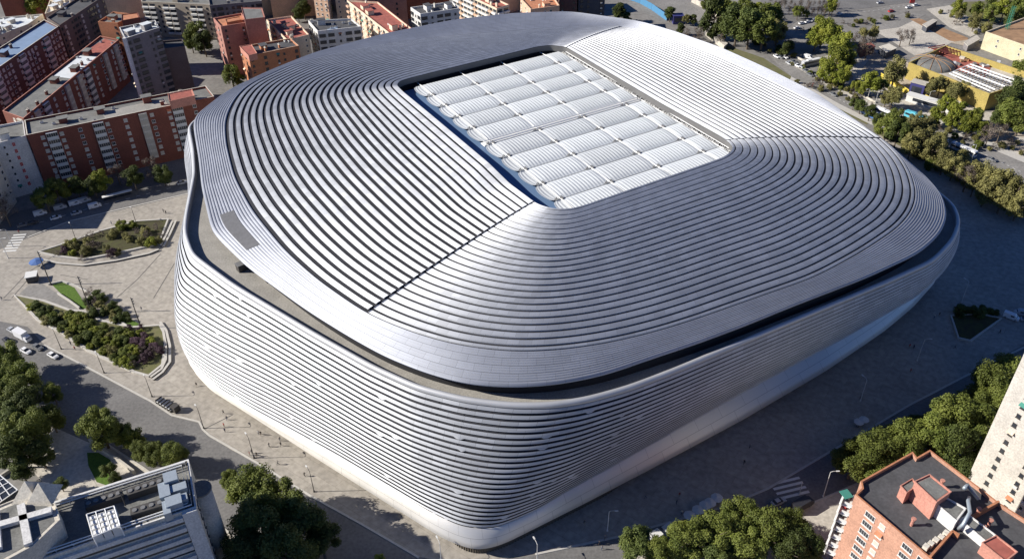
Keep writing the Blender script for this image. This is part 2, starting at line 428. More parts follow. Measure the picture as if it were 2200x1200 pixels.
for l in range(NF):
    A_ = lambda i, l=l: l/NF; B_ = lambda i, l=l: (l+1-fac_gap(i, l))/NF
    strip_surface('', fac_pt, list(range(0, NT+1)), A_, B_, 3, None, drop=0, ub=32, closed=True, acc=acc)
obj('facade_louvres', *acc[:2], M['steel'], stadium, True, None, acc[2])
V = []; Fc = []; SS = 9
for i in range(NT):
    for j in range(SS): V.append(fac_pt(i, j/(SS-1), 0, .5, -.45))
for i in range(NT):
    for j in range(SS-1):
        a, b = i*SS+j, ((i+1) % NT)*SS+j; Fc.append((a, a+1, b+1, b))
obj('facade_backing', V, Fc, M['deck_dark'], stadium, True)
# mullions that show as light ticks across the facade gaps
mb = MB()
for i in (40, 47):
    mb = MB(); mb.tube([Vector(fac_pt(i, l/40, 0, .5, -.2)) for l in range(41)], .05, 4)
    mb.build('facade_mullion', M['fascia'], stadium)
N6 = norm_out(Q6)
ringmesh('facade_skirt', [np.array([fac_pt(i, 1, 0, .5, -.2) for i in range(NT)]), row(Q5, N5, .25, Z5-.3), row(Q5*.66+Q6*.34, N5, .35, Z5-1.8), row(Q5*.33+Q6*.67, N5, .3, Z6+1.6), row(Q6, N6, 0, Z6+.2), row(Q6, N6, -.5, Z6-.1), row(Q6, N6, -7, Z6-.1)], M['steel_skirt'])
V = []; Fc = []
for i in range(NT*2):
    k = (i//2) % NT; q_ = smoothstep(30, 55, k)*(1-smoothstep(100, 130, k)); o = (-6.0 if i % 2 == 0 else -6.35)+4.4*q_
    p = Q6[k]+N6[k]*o; V += [(p[0], p[1], 0), (p[0], p[1], Z6)]
for i in range(NT*2):
    a, b = 2*i, 2*((i+1) % (NT*2)); Fc.append((a, b, b+1, a+1))
obj('base_wall', V, Fc, M['base_rib'], stadium)

# opening: fascia, recess painted black as shade, gutter
N0 = norm_out(Q0)
ringmesh('opening_fascia', [row(Q0, N0, .05, Z0-.2), row(Q0, N0, -.1, Z0-.2), row(Q0, N0, -.15, Z0-2.3), row(Q0, N0, .6, Z0-2.3)], M['fascia'], False)
ringmesh('opening_recess', [row(Q0, N0, .6, Z0-2.2), row(Q0, N0, .6, DECK_Z-2.2), row(Q0, N0, -20, DECK_Z-2.3)], M['black'], False)

# retractable roof: beams along X', rows along Y'
PH = -1.0437; KK = 108/0.7828
GO = Vector((-.2461*KK, 2.2446*KK, DECK_Z)); ex = Vector((math.cos(PH), math.sin(PH), 0)); ey = Vector((-math.sin(PH), math.cos(PH), 0))*-1
PP, QQ, GAP, S0 = .0762*KK, .1351*KK, .0208*KK, -.0182*KK
# sign of ey follows the calibration (second beam lies to the right of the first)
ey = Vector((-math.sin(PH), math.cos(PH), 0))
def G(a, b, z=0): v = GO+ex*a+ey*b; return (v.x, v.y, DECK_Z+z)
rowsA = [(k*PP if k < 5 else k*PP+GAP, (k+1)*PP if k < 4 else ((k+1)*PP if k == 4 else (k+1)*PP+GAP)) for k in range(10)]
cols = [(-.22*QQ, 0), (0, QQ), (QQ, 2*QQ), (2*QQ, 3*QQ), (3*QQ, 3*QQ+.39*QQ)]
def cushion_mesh(la, lb, ribs, left_round=False):
    """barrel cushion: la along the beams, lb between beams"""
    na, nb = 10, ribs*4; V = []; Fc = []
    for i in range(na+1):
        fa = i/na; h = .75*(1-abs(2*(fa**.8)-1)**3.0)
        for j in range(nb+1):
            fb = j/nb; edge = .35+.65*min(1, min(fb, 1-fb)*8)**.6
            x0 = 0
            if left_round: h *= .6; x0 = (1-math.sqrt(max(0, 1-(2*fa-1)**2)))*.55*lb*(1-fb)
            V.append((.12+fa*(la-.24), x0+.12+fb*(lb-.24), .12+h*edge+.15*math.cos(fb*ribs*2*math.pi)*edge*min(1, 5*min(fa, 1-fa))))
    for i in range(na):
        for j in range(nb):
            a = i*(nb+1)+j; Fc.append((a, a+nb+1, a+nb+2, a+1))
    return V, Fc
angx = math.atan2(ex.y, ex.x)
meshes = {}
for ci, (b0, b1) in enumerate(cols):
    for ri, (a0, a1) in enumerate(rowsA):
        key = (ci == 0, round(b1-b0, 2))
        V, Fc = cushion_mesh(a1-a0, b1-b0, 15 if b1-b0 > QQ*.9 else (6 if ci == 4 else 3), ci == 0)
        if key in meshes:
            o = bpy.data.objects.new('roof_cushion', meshes[key]); C.objects.link(o); o.parent = stadium
        else:
            o = obj('roof_cushion', V, Fc, M['cushion'], stadium, True); meshes[key] = o.data
        o.matrix_local = Matrix.Translation(G(a0, b0)) @ Matrix(((ex.x, ey.x, 0, 0), (ex.y, ey.y, 0, 0), (0, 0, 1, 0), (0, 0, 0, 1)))
GL = 10*PP+GAP
for b in [k*QQ for k in range(4)]+[3.39*QQ]:
    mb = MB()
    a_start = S0-1.2 if b < 3.5*QQ else 0
    mb.tube([G(a_start-.5, b, .2)]+[G(a0, b, .35) for a0, a1 in rowsA]+[G(GL, b, .2)], .15, 6)
    for a0, a1 in rowsA:
        mb.tube([G(a0+(a1-a0)*k/8, b+.1, .4+.45*4*(k/8)*(1-k/8)) for k in range(9)], .05, 5)
    mb.tube([G(a_start, b, -1.8), G(a_start-.3, b, 1.0)], .3, 6)
    mb.build('roof_beam', M['white_steel'], stadium, True)
    for a0, a1 in rowsA[1:]:
        if b < 3.2*QQ:
            mb = MB(); v = G(a0-.1, b-.8, .42); mb.box(v, (.12, 3.2, .12), angx)
            v = G(a0, b+.55, .55); mb.box(v, (1.6, .5, .5), angx)
            v = G(a0-.3, b-1.3, .75); mb.box(v, (.5, .25, .5), angx); v = G(a0+.1, b-2.0, .75); mb.box(v, (.35, .22, .45), angx)
            mb.build('beam_bracket', M['node_grey'], stadium)
mb = MB(); am = 5*PP+GAP/2
mb.prism([G(am-1.3, -.15*QQ)[:2], G(am+1.3, -.15*QQ)[:2], G(am+1.3, 3.38*QQ)[:2], G(am-1.3, 3.38*QQ)[:2]], DECK_Z-.4, DECK_Z+.05)
for da in (-.9, .7): mb.tube([G(am+da, -.1*QQ, .5), G(am+da, 3.38*QQ, .5)], .25, 6)
mb.build('centre_gutter', M['white_steel'], stadium)
mb = MB()
mb.prism([G(-.5, -.62*QQ)[:2], G(GL+3, -.62*QQ)[:2], G(GL+3, .05*QQ)[:2], G(-.5, .05*QQ)[:2]], DECK_Z-1.6, DECK_Z-.8)
mb.build('opening_floor', M['gutter'], stadium)
# lattice truss along the far long edge
mb = MB(); b = 3.42*QQ; nz = 40
for z in (-1.0, 1.1): mb.tube([G(1.5, b+.3, z), G(GL-1, b+.3, z)], .13, 5)
for k in range(nz):
    a = 1.5+(GL-2.5)*k/nz; a2 = a+(GL-2.5)/nz; mb.tube([G(a, b+.3, -1.0), G((a+a2)/2, b+.3, 1.1), G(a2, b+.3, -1.0)], .1, 4)
    mb.tube([G(a, b+.3, 1.1), G(a+.4, b-.6, .3)], .09, 4)
mb.build('edge_truss', M['white_steel'], stadium)

# ------------------------------------------------------------------ ground
def sheet(name, px, mat, z=.02, kind='structure', world=None):
    P = [p[:2] for p in ats(px)] if world is None else world
    bm = bmesh.new(); vs = [bm.verts.new((x, y, z)) for x, y in P]; f = bm.faces.new(vs); bm.normal_update()
    if f.normal.z < 0: f.normal_flip()
    bmesh.ops.triangulate(bm, faces=bm.faces[:]); me = bpy.data.meshes.new(name); bm.to_mesh(me); bm.free(); me.materials.append(mat)
    o = bpy.data.objects.new(name, me); C.objects.link(o)
    if kind: o['kind'] = kind
    return o
M['ground'] = new_mat('city_ground', (.20, .19, .175), .9, noise=.25, nscale=.03, nscale2=.5)
o = obj('ground', [(-3000, -600, 0), (3000, -600, 0), (3000, 6000, 0), (-3000, 6000, 0)], [(0, 1, 2, 3)], M['ground']); o['kind'] = 'structure'
# ------------------------------------------------------------------ ground surfaces
M['paving'] = new_mat('beige_granite_paving', (.35, .32, .275), .85, noise=.12, nscale=.06, nscale2=.6)
M['asphalt'] = new_mat('asphalt', (.155, .15, .145), .9, noise=.18, nscale=.08, nscale2=1.2)
M['asphalt_pale'] = new_mat('worn_asphalt', (.225, .215, .20), .9, noise=.2, nscale=.06, nscale2=.8)
M['kerb'] = new_mat('granite_kerb', (.46, .44, .40), .8, noise=.1, nscale=1)
M['pale_concrete'] = new_mat('pale_concrete', (.47, .435, .375), .85, noise=.15, nscale=.1, nscale2=1)
M['soil'] = new_mat('planting_soil', (.045, .035, .02), 1, noise=.5, nscale=.5, col2=(.07, .075, .02))
M['grass'] = new_mat('lawn', (.07, .13, .012), 1, noise=.3, nscale=1.5)
M['scrub'] = new_mat('scrubby_grass', (.10, .11, .03), 1, noise=.4, nscale=.3, col2=(.16, .14, .08))
M['earth'] = new_mat('bare_earth', (.30, .18, .10), 1, noise=.3, nscale=.2)
M['line'] = new_mat('road_paint', (.62, .62, .6), .8, noise=.1, nscale=3)
_t = M['paving'].node_tree; _b = _t.nodes['Principled BSDF']; _src = _b.inputs['Base Color'].links[0].from_socket
_br = _t.nodes.new('ShaderNodeTexBrick'); _br.inputs['Scale'].default_value = 1; _br.inputs['Brick Width'].default_value = 6.4; _br.inputs['Row Height'].default_value = 3.2; _br.inputs['Mortar Size'].default_value = .05
_br.inputs['Color1'].default_value = (1, 1, 1, 1); _br.inputs['Color2'].default_value = (.91, .91, .92, 1); _br.inputs['Mortar'].default_value = (.72, .71, .7, 1)
_tc = _t.nodes.new('ShaderNodeTexCoord'); _mp = _t.nodes.new('ShaderNodeMapping'); _mp.inputs['Rotation'].default_value = (0, 0, .63); _t.links.new(_tc.outputs['Object'], _mp.inputs[0]); _t.links.new(_mp.outputs[0], _br.inputs['Vector'])
_mu = _t.nodes.new('ShaderNodeVectorMath'); _mu.operation = 'MULTIPLY'; _t.links.new(_src, _mu.inputs[0]); _t.links.new(_br.outputs[0], _mu.inputs[1]); _t.links.new(_mu.outputs[0], _b.inputs['Base Color'])
plaza = [(60,512),(150,477),(405,417),(1000,380),(1900,290),(1985,340),(2075,400),(2300,520),(2300,700),(2200,740),(2100,792),(1950,870),(1875,915),(1780,970),(1650,1047),(1560,1085),(1330,1150),(1150,1188),(1000,1215),(900,1195),(780,1125),(666,1063),(563,999),(497,966),(450,933),(430,908),(370,892),(325,862),(175,782),(95,741),(60,702),(0,690),(-60,700),(-60,560)]
sheet('plaza', plaza, M['paving'], .10)
sheet('street', [(-80,520),(60,512),(150,477),(405,417),(520,380),(480,320),(330,350),(100,440),(-80,480)], M['asphalt'], .02)
sheet('street', [(-200,650),(0,690),(60,702),(95,741),(175,782),(325,862),(370,892),(430,910),(450,935),(563,1001),(666,1066),(900,1200),(1000,1260),(700,1300),(560,1200),(400,1075),(310,1008),(225,952),(100,905),(-200,800)], M['asphalt'], .03)
sheet('street', [(1000,1219),(1150,1191),(1330,1153),(1560,1088),(1650,1050),(1780,973),(1875,918),(1950,873),(2100,795),(2300,700),(2300,800),(2120,880),(1980,960),(1850,1035),(1700,1100),(1560,1140),(1350,1195),(1150,1260)], M['asphalt'], .03)
sheet('pavement', [(1150,1260),(1350,1195),(1560,1140),(1700,1100),(1850,1035),(1980,960),(2120,880),(2300,800),(2300,1000),(2200,1200),(1800,1400),(1150,1400)], M['pale_concrete'], .06)
sheet('pavement', [(195,952),(237,957),(310,1008),(400,1075),(560,1200),(520,1300),(300,1200),(150,1100),(60,1000),(100,910)], M['pale_concrete'], .06)
boule = [(1330,-40),(1420,30),(1560,95),(1640,110),(1700,165),(1800,230),(1900,300),(1985,340),(2075,400),(2300,520),(2300,395),(2200,345),(2050,290),(1945,240),(1850,198),(1790,165),(1740,110),(1700,62),(1650,20),(1600,-40)]
sheet('boulevard', boule, M['asphalt_pale'], .05)
sheet('road', [(1690,62),(1720,40),(1830,22),(1960,5),(2100,-20),(2100,-45),(1950,-20),(1700,10),(1650,20)], M['asphalt'], .06)
sheet('forecourt', [(1870,62),(1935,42),(1960,40),(2000,60),(2050,90),(2010,108),(1965,120),(1905,82)], M['pale_concrete'], .08)
sheet('forecourt', [(1740,130),(1850,198),(1945,240),(2110,300),(2300,380),(2300,250),(2110,240),(1950,135),(1900,115),(1850,100)], M['pale_concrete'], .04)
sheet('path', [(1855,196),(1870,192),(1960,232),(2060,275),(2230,350),(2225,360),(2050,287),(1945,241)], M['kerb'], .09)
sheet('lawn', [(2020,18),(2060,5),(2200,0),(2200,40),(2120,55),(2050,50)], M['scrub'], .07)
sheet('earth_bank', [(1955,42),(1975,40),(2080,82),(2075,95),(2040,88)], M['earth'], .10)
sheet('earth_bank', [(1880,285),(1930,262),(2000,300),(2100,345),(2230,420),(2230,470),(2100,400),(1990,345)], M['scrub'], .12)
sheet('lawn', [(187,972),(212,972),(237,987),(245,1010),(237,1045),(208,1035),(190,1000)], M['grass'], .10)
sheet('path', [(105,1017),(175,985),(184,1000),(212,1050),(150,1062),(122,1040)], M['pale_concrete'], .10)
sheet('courtyard', [(250,-30),(305,12),(340,75),(470,60),(560,150),(700,120),(640,-30)], M['asphalt'], .05)

def kerb(name, px, w=.35, h=.16, m='kerb', closed=False, zb=0.0, top=None, lab=None):
    P = [Vector(p[:2]) for p in ats(px)]
    mb = MB(); n_ = len(P); rng = range(n_ if closed else n_-1)
    V = []; Fc = []
    off = []
    for i in range(n_):
        a = P[(i-1) % n_] if (closed or i > 0) else P[i]; b = P[(i+1) % n_] if (closed or i < n_-1) else P[i]
        d = (b-a).normalized(); nn = Vector((-d.y, d.x)); off.append(nn*w/2)
    for i in range(n_):
        for s, z in ((-1, zb), (-1, zb+h), (1, zb+h), (1, zb)): V.append((P[i].x+off[i].x*s, P[i].y+off[i].y*s, z))
    for i in rng:
        a, b = 4*i, 4*((i+1) % n_)
        for k in range(3): Fc.append((a+k, a+k+1, b+k+1, b+k))
    if not closed: Fc += [(0, 1, 2, 3), (4*n_-1, 4*n_-2, 4*n_-3, 4*n_-4)]
    return obj(name, V, Fc, M[m])
for pts in ([(60,510),(150,475),(405,416),(450,402)], [(95,741),(175,782),(325,862),(370,892),(428,906),(436,922),(450,935),(563,1000),(666,1064),(780,1127),(900,1197)], [(1150,1190),(1330,1152),(1560,1087),(1650,1049),(1780,972),(1875,917),(1950,872),(2100,794),(2250,722)], [(225,951),(310,1006),(400,1073),(520,1165)], [(1350,1195),(1560,1140),(1700,1100),(1850,1035)]):
    o = kerb('kerb', pts, .6, .2); o['kind'] = 'structure'

# road markings
def dashes(name, pts, n, frac=.5, w=.25, z=.09):
    P = [Vector(p) for p in ats(pts, z)]; mb = MB()
    L = [(P[i+1]-P[i]).length for i in range(len(P)-1)]; tot = sum(L)
    def pt(s):
        for i, l in enumerate(L):
            if s <= l or i == len(L)-1: return P[i]+(P[i+1]-P[i])*(s/l)
            s -= l
    for k in range(n):
        a = pt(tot*k/n); b = pt(tot*(k+frac)/n); d = (b-a).normalized(); nn = Vector((-d.y, d.x, 0))*w/2
        mb.add([a-nn, a+nn, b+nn, b-nn], [(0, 1, 2, 3)])
    o = mb.build(name, M['line']); o['kind'] = 'structure'; return o
dashes('lane_markings', [(60,485),(200,445),(380,400)], 14, .4)
dashes('lane_markings', [(1780,180),(1900,240),(2050,300),(2200,372)], 40, .45)
dashes('lane_markings', [(1760,190),(1880,255),(2030,322),(2200,398)], 40, .45)
dashes('lane_markings', [(1700,50),(1830,30),(1960,10)], 24, .45)
dashes('crossing', [(1685,1030),(1712,1070)], 4, .5, 9, .05)
dashes('crossing', [(20,540),(45,500)], 7, .5, 5, .13)

# ------------------------------------------------------------------ building kit
def wallm(name, col, n=.14): return new_mat(name, col, .88, noise=n, nscale=.22, nscale2=2.2)
for k, c in dict(red_brick=(.20,.066,.044), dark_brick=(.13,.065,.055), salmon=(.48,.22,.165), orange=(.43,.18,.09), pink_brick=(.36,.17,.135),
                 cream=(.66,.56,.42), white_wall=(.61,.60,.58), grey_wall=(.20,.185,.185), brown_wall=(.13,.10,.09), tan=(.42,.36,.28),
                 peach=(.60,.40,.28), pale=(.58,.54,.46), yellow=(.37,.29,.085), tower_wall=(.52,.49,.44), cream_yellow=(.55,.50,.34), slate=(.07,.075,.09), facing=(.44,.24,.165)).items():
    M[k] = wallm(k, c)
M['roof_grey'] = new_mat('grey_gravel_roof', (.17,.17,.16), .95, noise=.25, nscale=.3, nscale2=2)
M['roof_dark'] = new_mat('dark_felt_roof', (.075,.075,.08), .9, noise=.2, nscale=.2, nscale2=1.5)
M['roof_white'] = new_mat('white_roof_sheet', (.60,.63,.64), .8, noise=.1, nscale=.3)
M['roof_red'] = new_mat('red_tile_roof', (.33,.10,.075), .9, noise=.25, nscale=.6)
M['roof_terracotta'] = new_mat('terracotta_roof', (.45,.19,.10), .9, noise=.25, nscale=.6)
M['roof_blue'] = new_mat('blue_grey_metal_roof', (.22,.30,.42), .5, noise=.1, nscale=.3)
M['glass'] = new_mat('window_glass', (.03,.035,.045), .15, spec=.6)
M['blind'] = new_mat('window_blind', (.50,.46,.38), .8, noise=.1, nscale=1)
M['frame_white'] = new_mat('white_window_frame', (.66,.65,.62), .6)
M['frame_dark'] = new_mat('dark_window_frame', (.06,.055,.05), .6)
M['shutter_red'] = new_mat('red_shutter', (.42,.05,.05), .7)
M['duct'] = new_mat('galvanised_duct', (.36,.41,.45), .45, metal=.3, noise=.1, nscale=2)
M['ac'] = new_mat('air_conditioner_casing', (.60,.60,.58), .6, noise=.08, nscale=3)
M['awning_green'] = new_mat('green_awning', (.05,.22,.17), .8)

def window_mesh(name, w, h, frame, pane, mull=1, depth=.12, sill=True):
    mb = MB(); t = .12
    mb.box((0, -depth/2, h/2), (w, depth, h), 0, 0)
    for k in range(mull+1):
        ww = (w-2*t-(mull)*.07)/(mull+1); x = -w/2+t+ww/2+k*(ww+.07)
        mb.box((x, -depth-.012, h/2), (ww, .03, h-2*t), 0, 1)
    if sill: mb.box((0, -.16, -.06), (w+.2, .32, .1), 0, 0)
    me = bpy.data.meshes.new(name); me.from_pydata(mb.v, [], mb.f); me.materials.append(M[frame]); me.materials.append(M[pane])
    me.polygons.foreach_set('material_index', mb.m); me.update(); return me
def balcony_mesh(name, w, h, frame, pane, d=.9, open_=False):
    mb = MB(); mb.box((0, -d/2, .55 if not open_ else .5), (w, d, 1.1 if not open_ else 1.0), 0, 0)
    if open_:
        mb.box((0, -.03, 1.6), (w-.4, .06, 1.9), 0, 1)
    else:
        mb.box((0, -d/2+.05, 1.85), (w-.1, d-.1, 1.5), 0, 1)
        n_ = max(3, int(w/.8))
        for k in range(n_+1): mb.box((-w/2+.05+(w-.1)*k/n_, -d+.03, 1.85), (.09, .09, 1.5), 0, 0)
        mb.box((0, -d/2, h-.18), (w, d, .3), 0, 0)
    me = bpy.data.meshes.new(name); me.from_pydata(mb.v, [], mb.f); me.materials.append(M[frame]); me.materials.append(M[pane])
    me.polygons.foreach_set('material_index', mb.m); me.update(); return me
WM = {
 'w': window_mesh('window', 1.5, 1.5, 'frame_white', 'glass'), 'v': window_mesh('window', 1.5, 1.5, 'frame_white', 'blind'),
 's': window_mesh('window', 1.1, 1.2, 'frame_dark', 'glass', 0), 'd': window_mesh('window', 1.6, 1.5, 'frame_dark', 'glass', 1),
 't': window_mesh('window', 2.6, 1.6, 'frame_white', 'glass', 3), 'r': window_mesh('window', 1.3, 1.9, 'frame_white', 'shutter_red', 1),
 'k': window_mesh('window', 1.0, 1.3, 'frame_white', 'glass', 0), 'T': window_mesh('window', 3.4, 1.7, 'frame_dark', 'glass', 3),
 'G': balcony_mesh('glazed_balcony', 4.4, 3.0, 'frame_white', 'glass'), 'g': balcony_mesh('glazed_balcony', 3.4, 3.0, 'pale', 'blind'),
 'B': balcony_mesh('balcony', 3.6, 3.0, 'frame_white', 'glass', 1.2, True), 'b': balcony_mesh('balcony', 3.6, 3.0, 'brown_wall', 'glass', 1.0, True),
 'P': balcony_mesh('balcony', 3.4, 3.0, 'peach', 'glass', 1.0, True)}
PN = {'G': 'glazed_balcony', 'g': 'glazed_balcony', 'B': 'balcony', 'b': 'balcony', 'P': 'balcony'}
def proj(x, y, z):
    v = MV @ np.array([x, y, z-HC]); return (1100+FPX*v[0]/v[2], 600-FPX*v[1]/v[2]) if v[2] > 1 else (-9999, -9999)
def inpoly(p, poly):
    c = False; n_ = len(poly)
    for i in range(n_):
        a, b = poly[i], poly[(i+1) % n_]
        if (a[1] > p[1]) != (b[1] > p[1]) and p[0] < (b[0]-a[0])*(p[1]-a[1])/(b[1]-a[1])+a[0]: c = not c
    return c
def building(name, label, roof, z, wall, roofm='roof_grey', pattern='w w w', fh=3.1, bay=3.3, group='apartment buildings around the stadium', rim=None, extras=(3, 3, 2), seed=0, world=None, cap=100, z0=0, base=.9, top=.7):
    P = [p[:2] for p in ats(roof, z)] if world is None else [tuple(p) for p in world]
    if sum(P[i][0]*P[(i+1) % len(P)][1]-P[(i+1) % len(P)][0]*P[i][1] for i in range(len(P))) < 0: P = P[::-1]
    n_ = len(P); cxy = np.mean(np.array(P), 0); rnd = random.Random(seed*77+len(label))
    t = thing(name, label, 'building', (cxy[0], cxy[1], 0), 0, group)
    loc = lambda p: (p[0]-cxy[0], p[1]-cxy[1])
    Q = [loc(p) for p in P]
    In = []
    for i in range(n_):
        a, b, c = Vector(Q[i-1]), Vector(Q[i]), Vector(Q[(i+1) % n_]); d1 = (b-a).normalized(); d2 = (c-b).normalized()
        n1 = Vector((-d1.y, d1.x)); n2 = Vector((-d2.y, d2.x)); m_ = (n1+n2); m_ = m_/max(.4, m_.length_squared)*2*.4; In.append((b.x+m_.x, b.y+m_.y))
    V = [(x, y, z0) for x, y in Q]+[(x, y, z) for x, y in Q]+[(x, y, z) for x, y in In]+[(x, y, z-1.0) for x, y in In]
    Fc = []; mi = []
    for i in range(n_):
        j = (i+1) % n_; Fc += [(i, j, n_+j, n_+i), (n_+i, n_+j, 2*n_+j, 2*n_+i), (2*n_+i, 2*n_+j, 3*n_+j, 3*n_+i)]; mi += [0, 1, 0]
    obj('wall', V, Fc, [M[wall], M[rim or wall]], t, False, mi)
    obj('roof', [(x, y, z-.95) for x, y in In], [tuple(range(n_))], M[roofm], t)
    cam_xy = Vector((0, 0)); cnt = {}; rest = {}
    cand = []
    floors = int((z-base-top)//fh); pat = pattern.split()
    for i in range(n_):
        a, b = Vector(P[i]), Vector(P[(i+1) % n_]); d = b-a; Ln = d.length
        if Ln < 2.5: continue
        dn = d.normalized(); nn = Vector((dn.y, -dn.x)); mid = (a+b)/2
        if nn.dot(cam_xy-mid) <= 0: continue
        nb = max(1, int(Ln//bay)); st = Ln/nb
        for f in range(floors):
            zz = z-top-(f+1)*fh+.55
            for k in range(nb):
                ch = pat[k % len(pat)]
                if ch == '.' or ch == '': continue
                if ch == 'w' and rnd.random() < .35: ch = 'v'
                q = a+dn*st*(k+.5); u, v = proj(q.x, q.y, zz)
                if not (-30 < u < 2230 and -30 < v < 1230): continue
                if ch in 'GgBbP': zz2 = z-top-(f+1)*fh
                else: zz2 = zz
                dist = (q-cam_xy).length; cand.append((dist, ch, q, zz2, math.atan2(dn.y, dn.x)))
    cand.sort(key=lambda c: c[0])
    for dist, ch, q, zz, an in cand:
        nm = PN.get(ch, 'window'); cnt[nm] = cnt.get(nm, 0)+1
        mat_ = Matrix.Translation((q.x-cxy[0], q.y-cxy[1], zz)) @ Matrix.Rotation(an, 4, 'Z')
        if nm == 'window' and rnd.random() < .10 and dist < 520:
            d_ = Vector((math.sin(an), -math.cos(an))); mb = MB(); mb.box((q.x-cxy[0]+d_.x*.3, q.y-cxy[1]+d_.y*.3, zz-.55), (.95, .5, .65), an); mb.build('air_conditioner', M['ac'], t)
        elif nm == 'window' and rnd.random() < .07 and dist < 520:
            d_ = Vector((math.sin(an), -math.cos(an))); mb = MB(); x_, y_ = q.x-cxy[0], q.y-cxy[1]; e_ = Vector((math.cos(an), math.sin(an)))*.85
            mb.add([(x_-e_.x, y_-e_.y, zz+1.7), (x_+e_.x, y_+e_.y, zz+1.7), (x_+e_.x+d_.x*.9, y_+e_.y+d_.y*.9, zz+1.1), (x_-e_.x+d_.x*.9, y_-e_.y+d_.y*.9, zz+1.1), (x_-e_.x, y_-e_.y, zz+1.62), (x_+e_.x, y_+e_.y, zz+1.62), (x_+e_.x+d_.x*.9, y_+e_.y+d_.y*.9, zz+1.02), (x_-e_.x+d_.x*.9, y_-e_.y+d_.y*.9, zz+1.02)], [(0, 1, 2, 3), (4, 7, 6, 5), (0, 4, 5, 1), (1, 5, 6, 2), (2, 6, 7, 3), (3, 7, 4, 0)]); mb.build('awning', M[rnd.choice(('awning_green', 'cream', 'roof_terracotta'))], t)
        if cnt[nm] <= cap:
            o = bpy.data.objects.new(nm, WM[ch]); C.objects.link(o); o.parent = t; o.matrix_local = mat_
        else:
            me = WM[ch]; mb = rest.setdefault((nm, ch), MB()); mb.add([mat_ @ v.co for v in me.vertices], [tuple(p.vertices) for p in me.polygons])
            mb.m[-len(me.polygons):] = [p.material_index for p in me.polygons]
    for (nm, ch), mb in rest.items():
        o = mb.build(nm, list(WM[ch].materials), t); o['kind'] = 'stuff'
    # roof clutter
    np_, nc, na = extras; xs = [q[0] for q in In]; ys = [q[1] for q in In]
    ea = Vector(Q[1])-Vector(Q[0]); an = math.atan2(ea.y, ea.x); placed = []
    def spot(r):
        for _ in range(60):
            p = (rnd.uniform(min(xs), max(xs)), rnd.uniform(min(ys), max(ys)))
            if all(inpoly((p[0]+r*math.cos(a_), p[1]+r*math.sin(a_)), In) for a_ in (0, 1.57, 3.14, 4.71)) and all((p[0]-q[0])**2+(p[1]-q[1])**2 > (r+q[2])**2 for q in placed):
                placed.append((p[0], p[1], r)); return p
    for _ in range(np_):
        p = spot(2.4)
        if p:
            h = rnd.uniform(2, 3); mb = MB(); mb.box((p[0], p[1], z-.9+h/2), (rnd.uniform(3, 4.4), rnd.uniform(2.6, 3.6), h), an); s_ = mb.build('stair_housing', M[wall], t)
            mb = MB(); mb.box((p[0], p[1], z-.9+h+.1), (4.6, 3.8, .2), an); mb.build('housing_roof', M[roofm], s_)
    for _ in range(nc):
        p = spot(.9)
        if p:
            mb = MB(); mb.box((p[0], p[1], z-.9+.9), (1.5, .7, 1.8), an, 0); mb.box((p[0], p[1], z+.95), (1.8, .95, .14), an, 1)
            for q_ in (-.45, 0, .45): mb.tube([(p[0]+q_*math.cos(an), p[1]+q_*math.sin(an), z+1.0), (p[0]+q_*math.cos(an), p[1]+q_*math.sin(an), z+1.5)], .14, 6, 1)
            mb.build('chimney', [M[wall], M['pale']], t)
    for _ in range(na):
        p = spot(.9)
        if p:
            mb = MB(); mb.box((p[0], p[1], z-.9+.5), (1.3, .9, .9), an, 0); mb.box((p[0], p[1], z-.9+.98), (1.0, .7, .06), an, 1); mb.build('air_conditioner', [M['ac'], M['frame_dark']], t)
    t['_c'] = (float(cxy[0]), float(cxy[1]))
    return t
def rooftop_patch(t, px, z, m):
    c = t['_c']; P = [(p[0]-c[0], p[1]-c[1]) for p in ats(px, z)]
    mb = MB(); mb.prism(P, z-.94, z-.86); return mb.build('roof_covering', M[m], t)
def block(t, px, z, h0, m, name='stair_housing', top=None):
    """box standing on a building; px traces its top at height z"""
    c = t['_c']; P = [(p[0]-c[0], p[1]-c[1]) for p in ats(px, z)]
    mb = MB(); mb.prism(P, h0, z-.15, 0); o = mb.build(name, M[m], t)
    cc = np.mean(np.array(P), 0); P2 = [tuple(cc+(np.array(p)-cc)*.86) for p in P]
    mb = MB(); mb.prism(P2, z-.15, z-.1, 0); mb.build('housing_roof', M[top or 'roof_grey'], o)
    # raised rim
    k = kerbw(P, .3, .35, z-.15); V, Fc = k; obj('rim', V, Fc, M[m], o)
    return o
def kerbw(P, w, h, zb):
    n_ = len(P); V = []; Fc = []
    for i in range(n_):
        a, p, b = Vector(P[i-1]), Vector(P[i]), Vector(P[(i+1) % n_]); d = ((p-a).normalized()+(b-p).normalized()); d = d.normalized() if d.length > 1e-6 else (b-p).normalized(); nn = Vector((-d.y, d.x))*w/2
        for s, z in ((-1, zb), (-1, zb+h), (1, zb+h), (1, zb)): V.append((p.x+nn.x*s, p.y+nn.y*s, z))
    for i in range(n_):
        a, b = 4*i, 4*((i+1) % n_)
        for k in range(3): Fc.append((a+k, a+k+1, b+k+1, b+k))
    return V, Fc

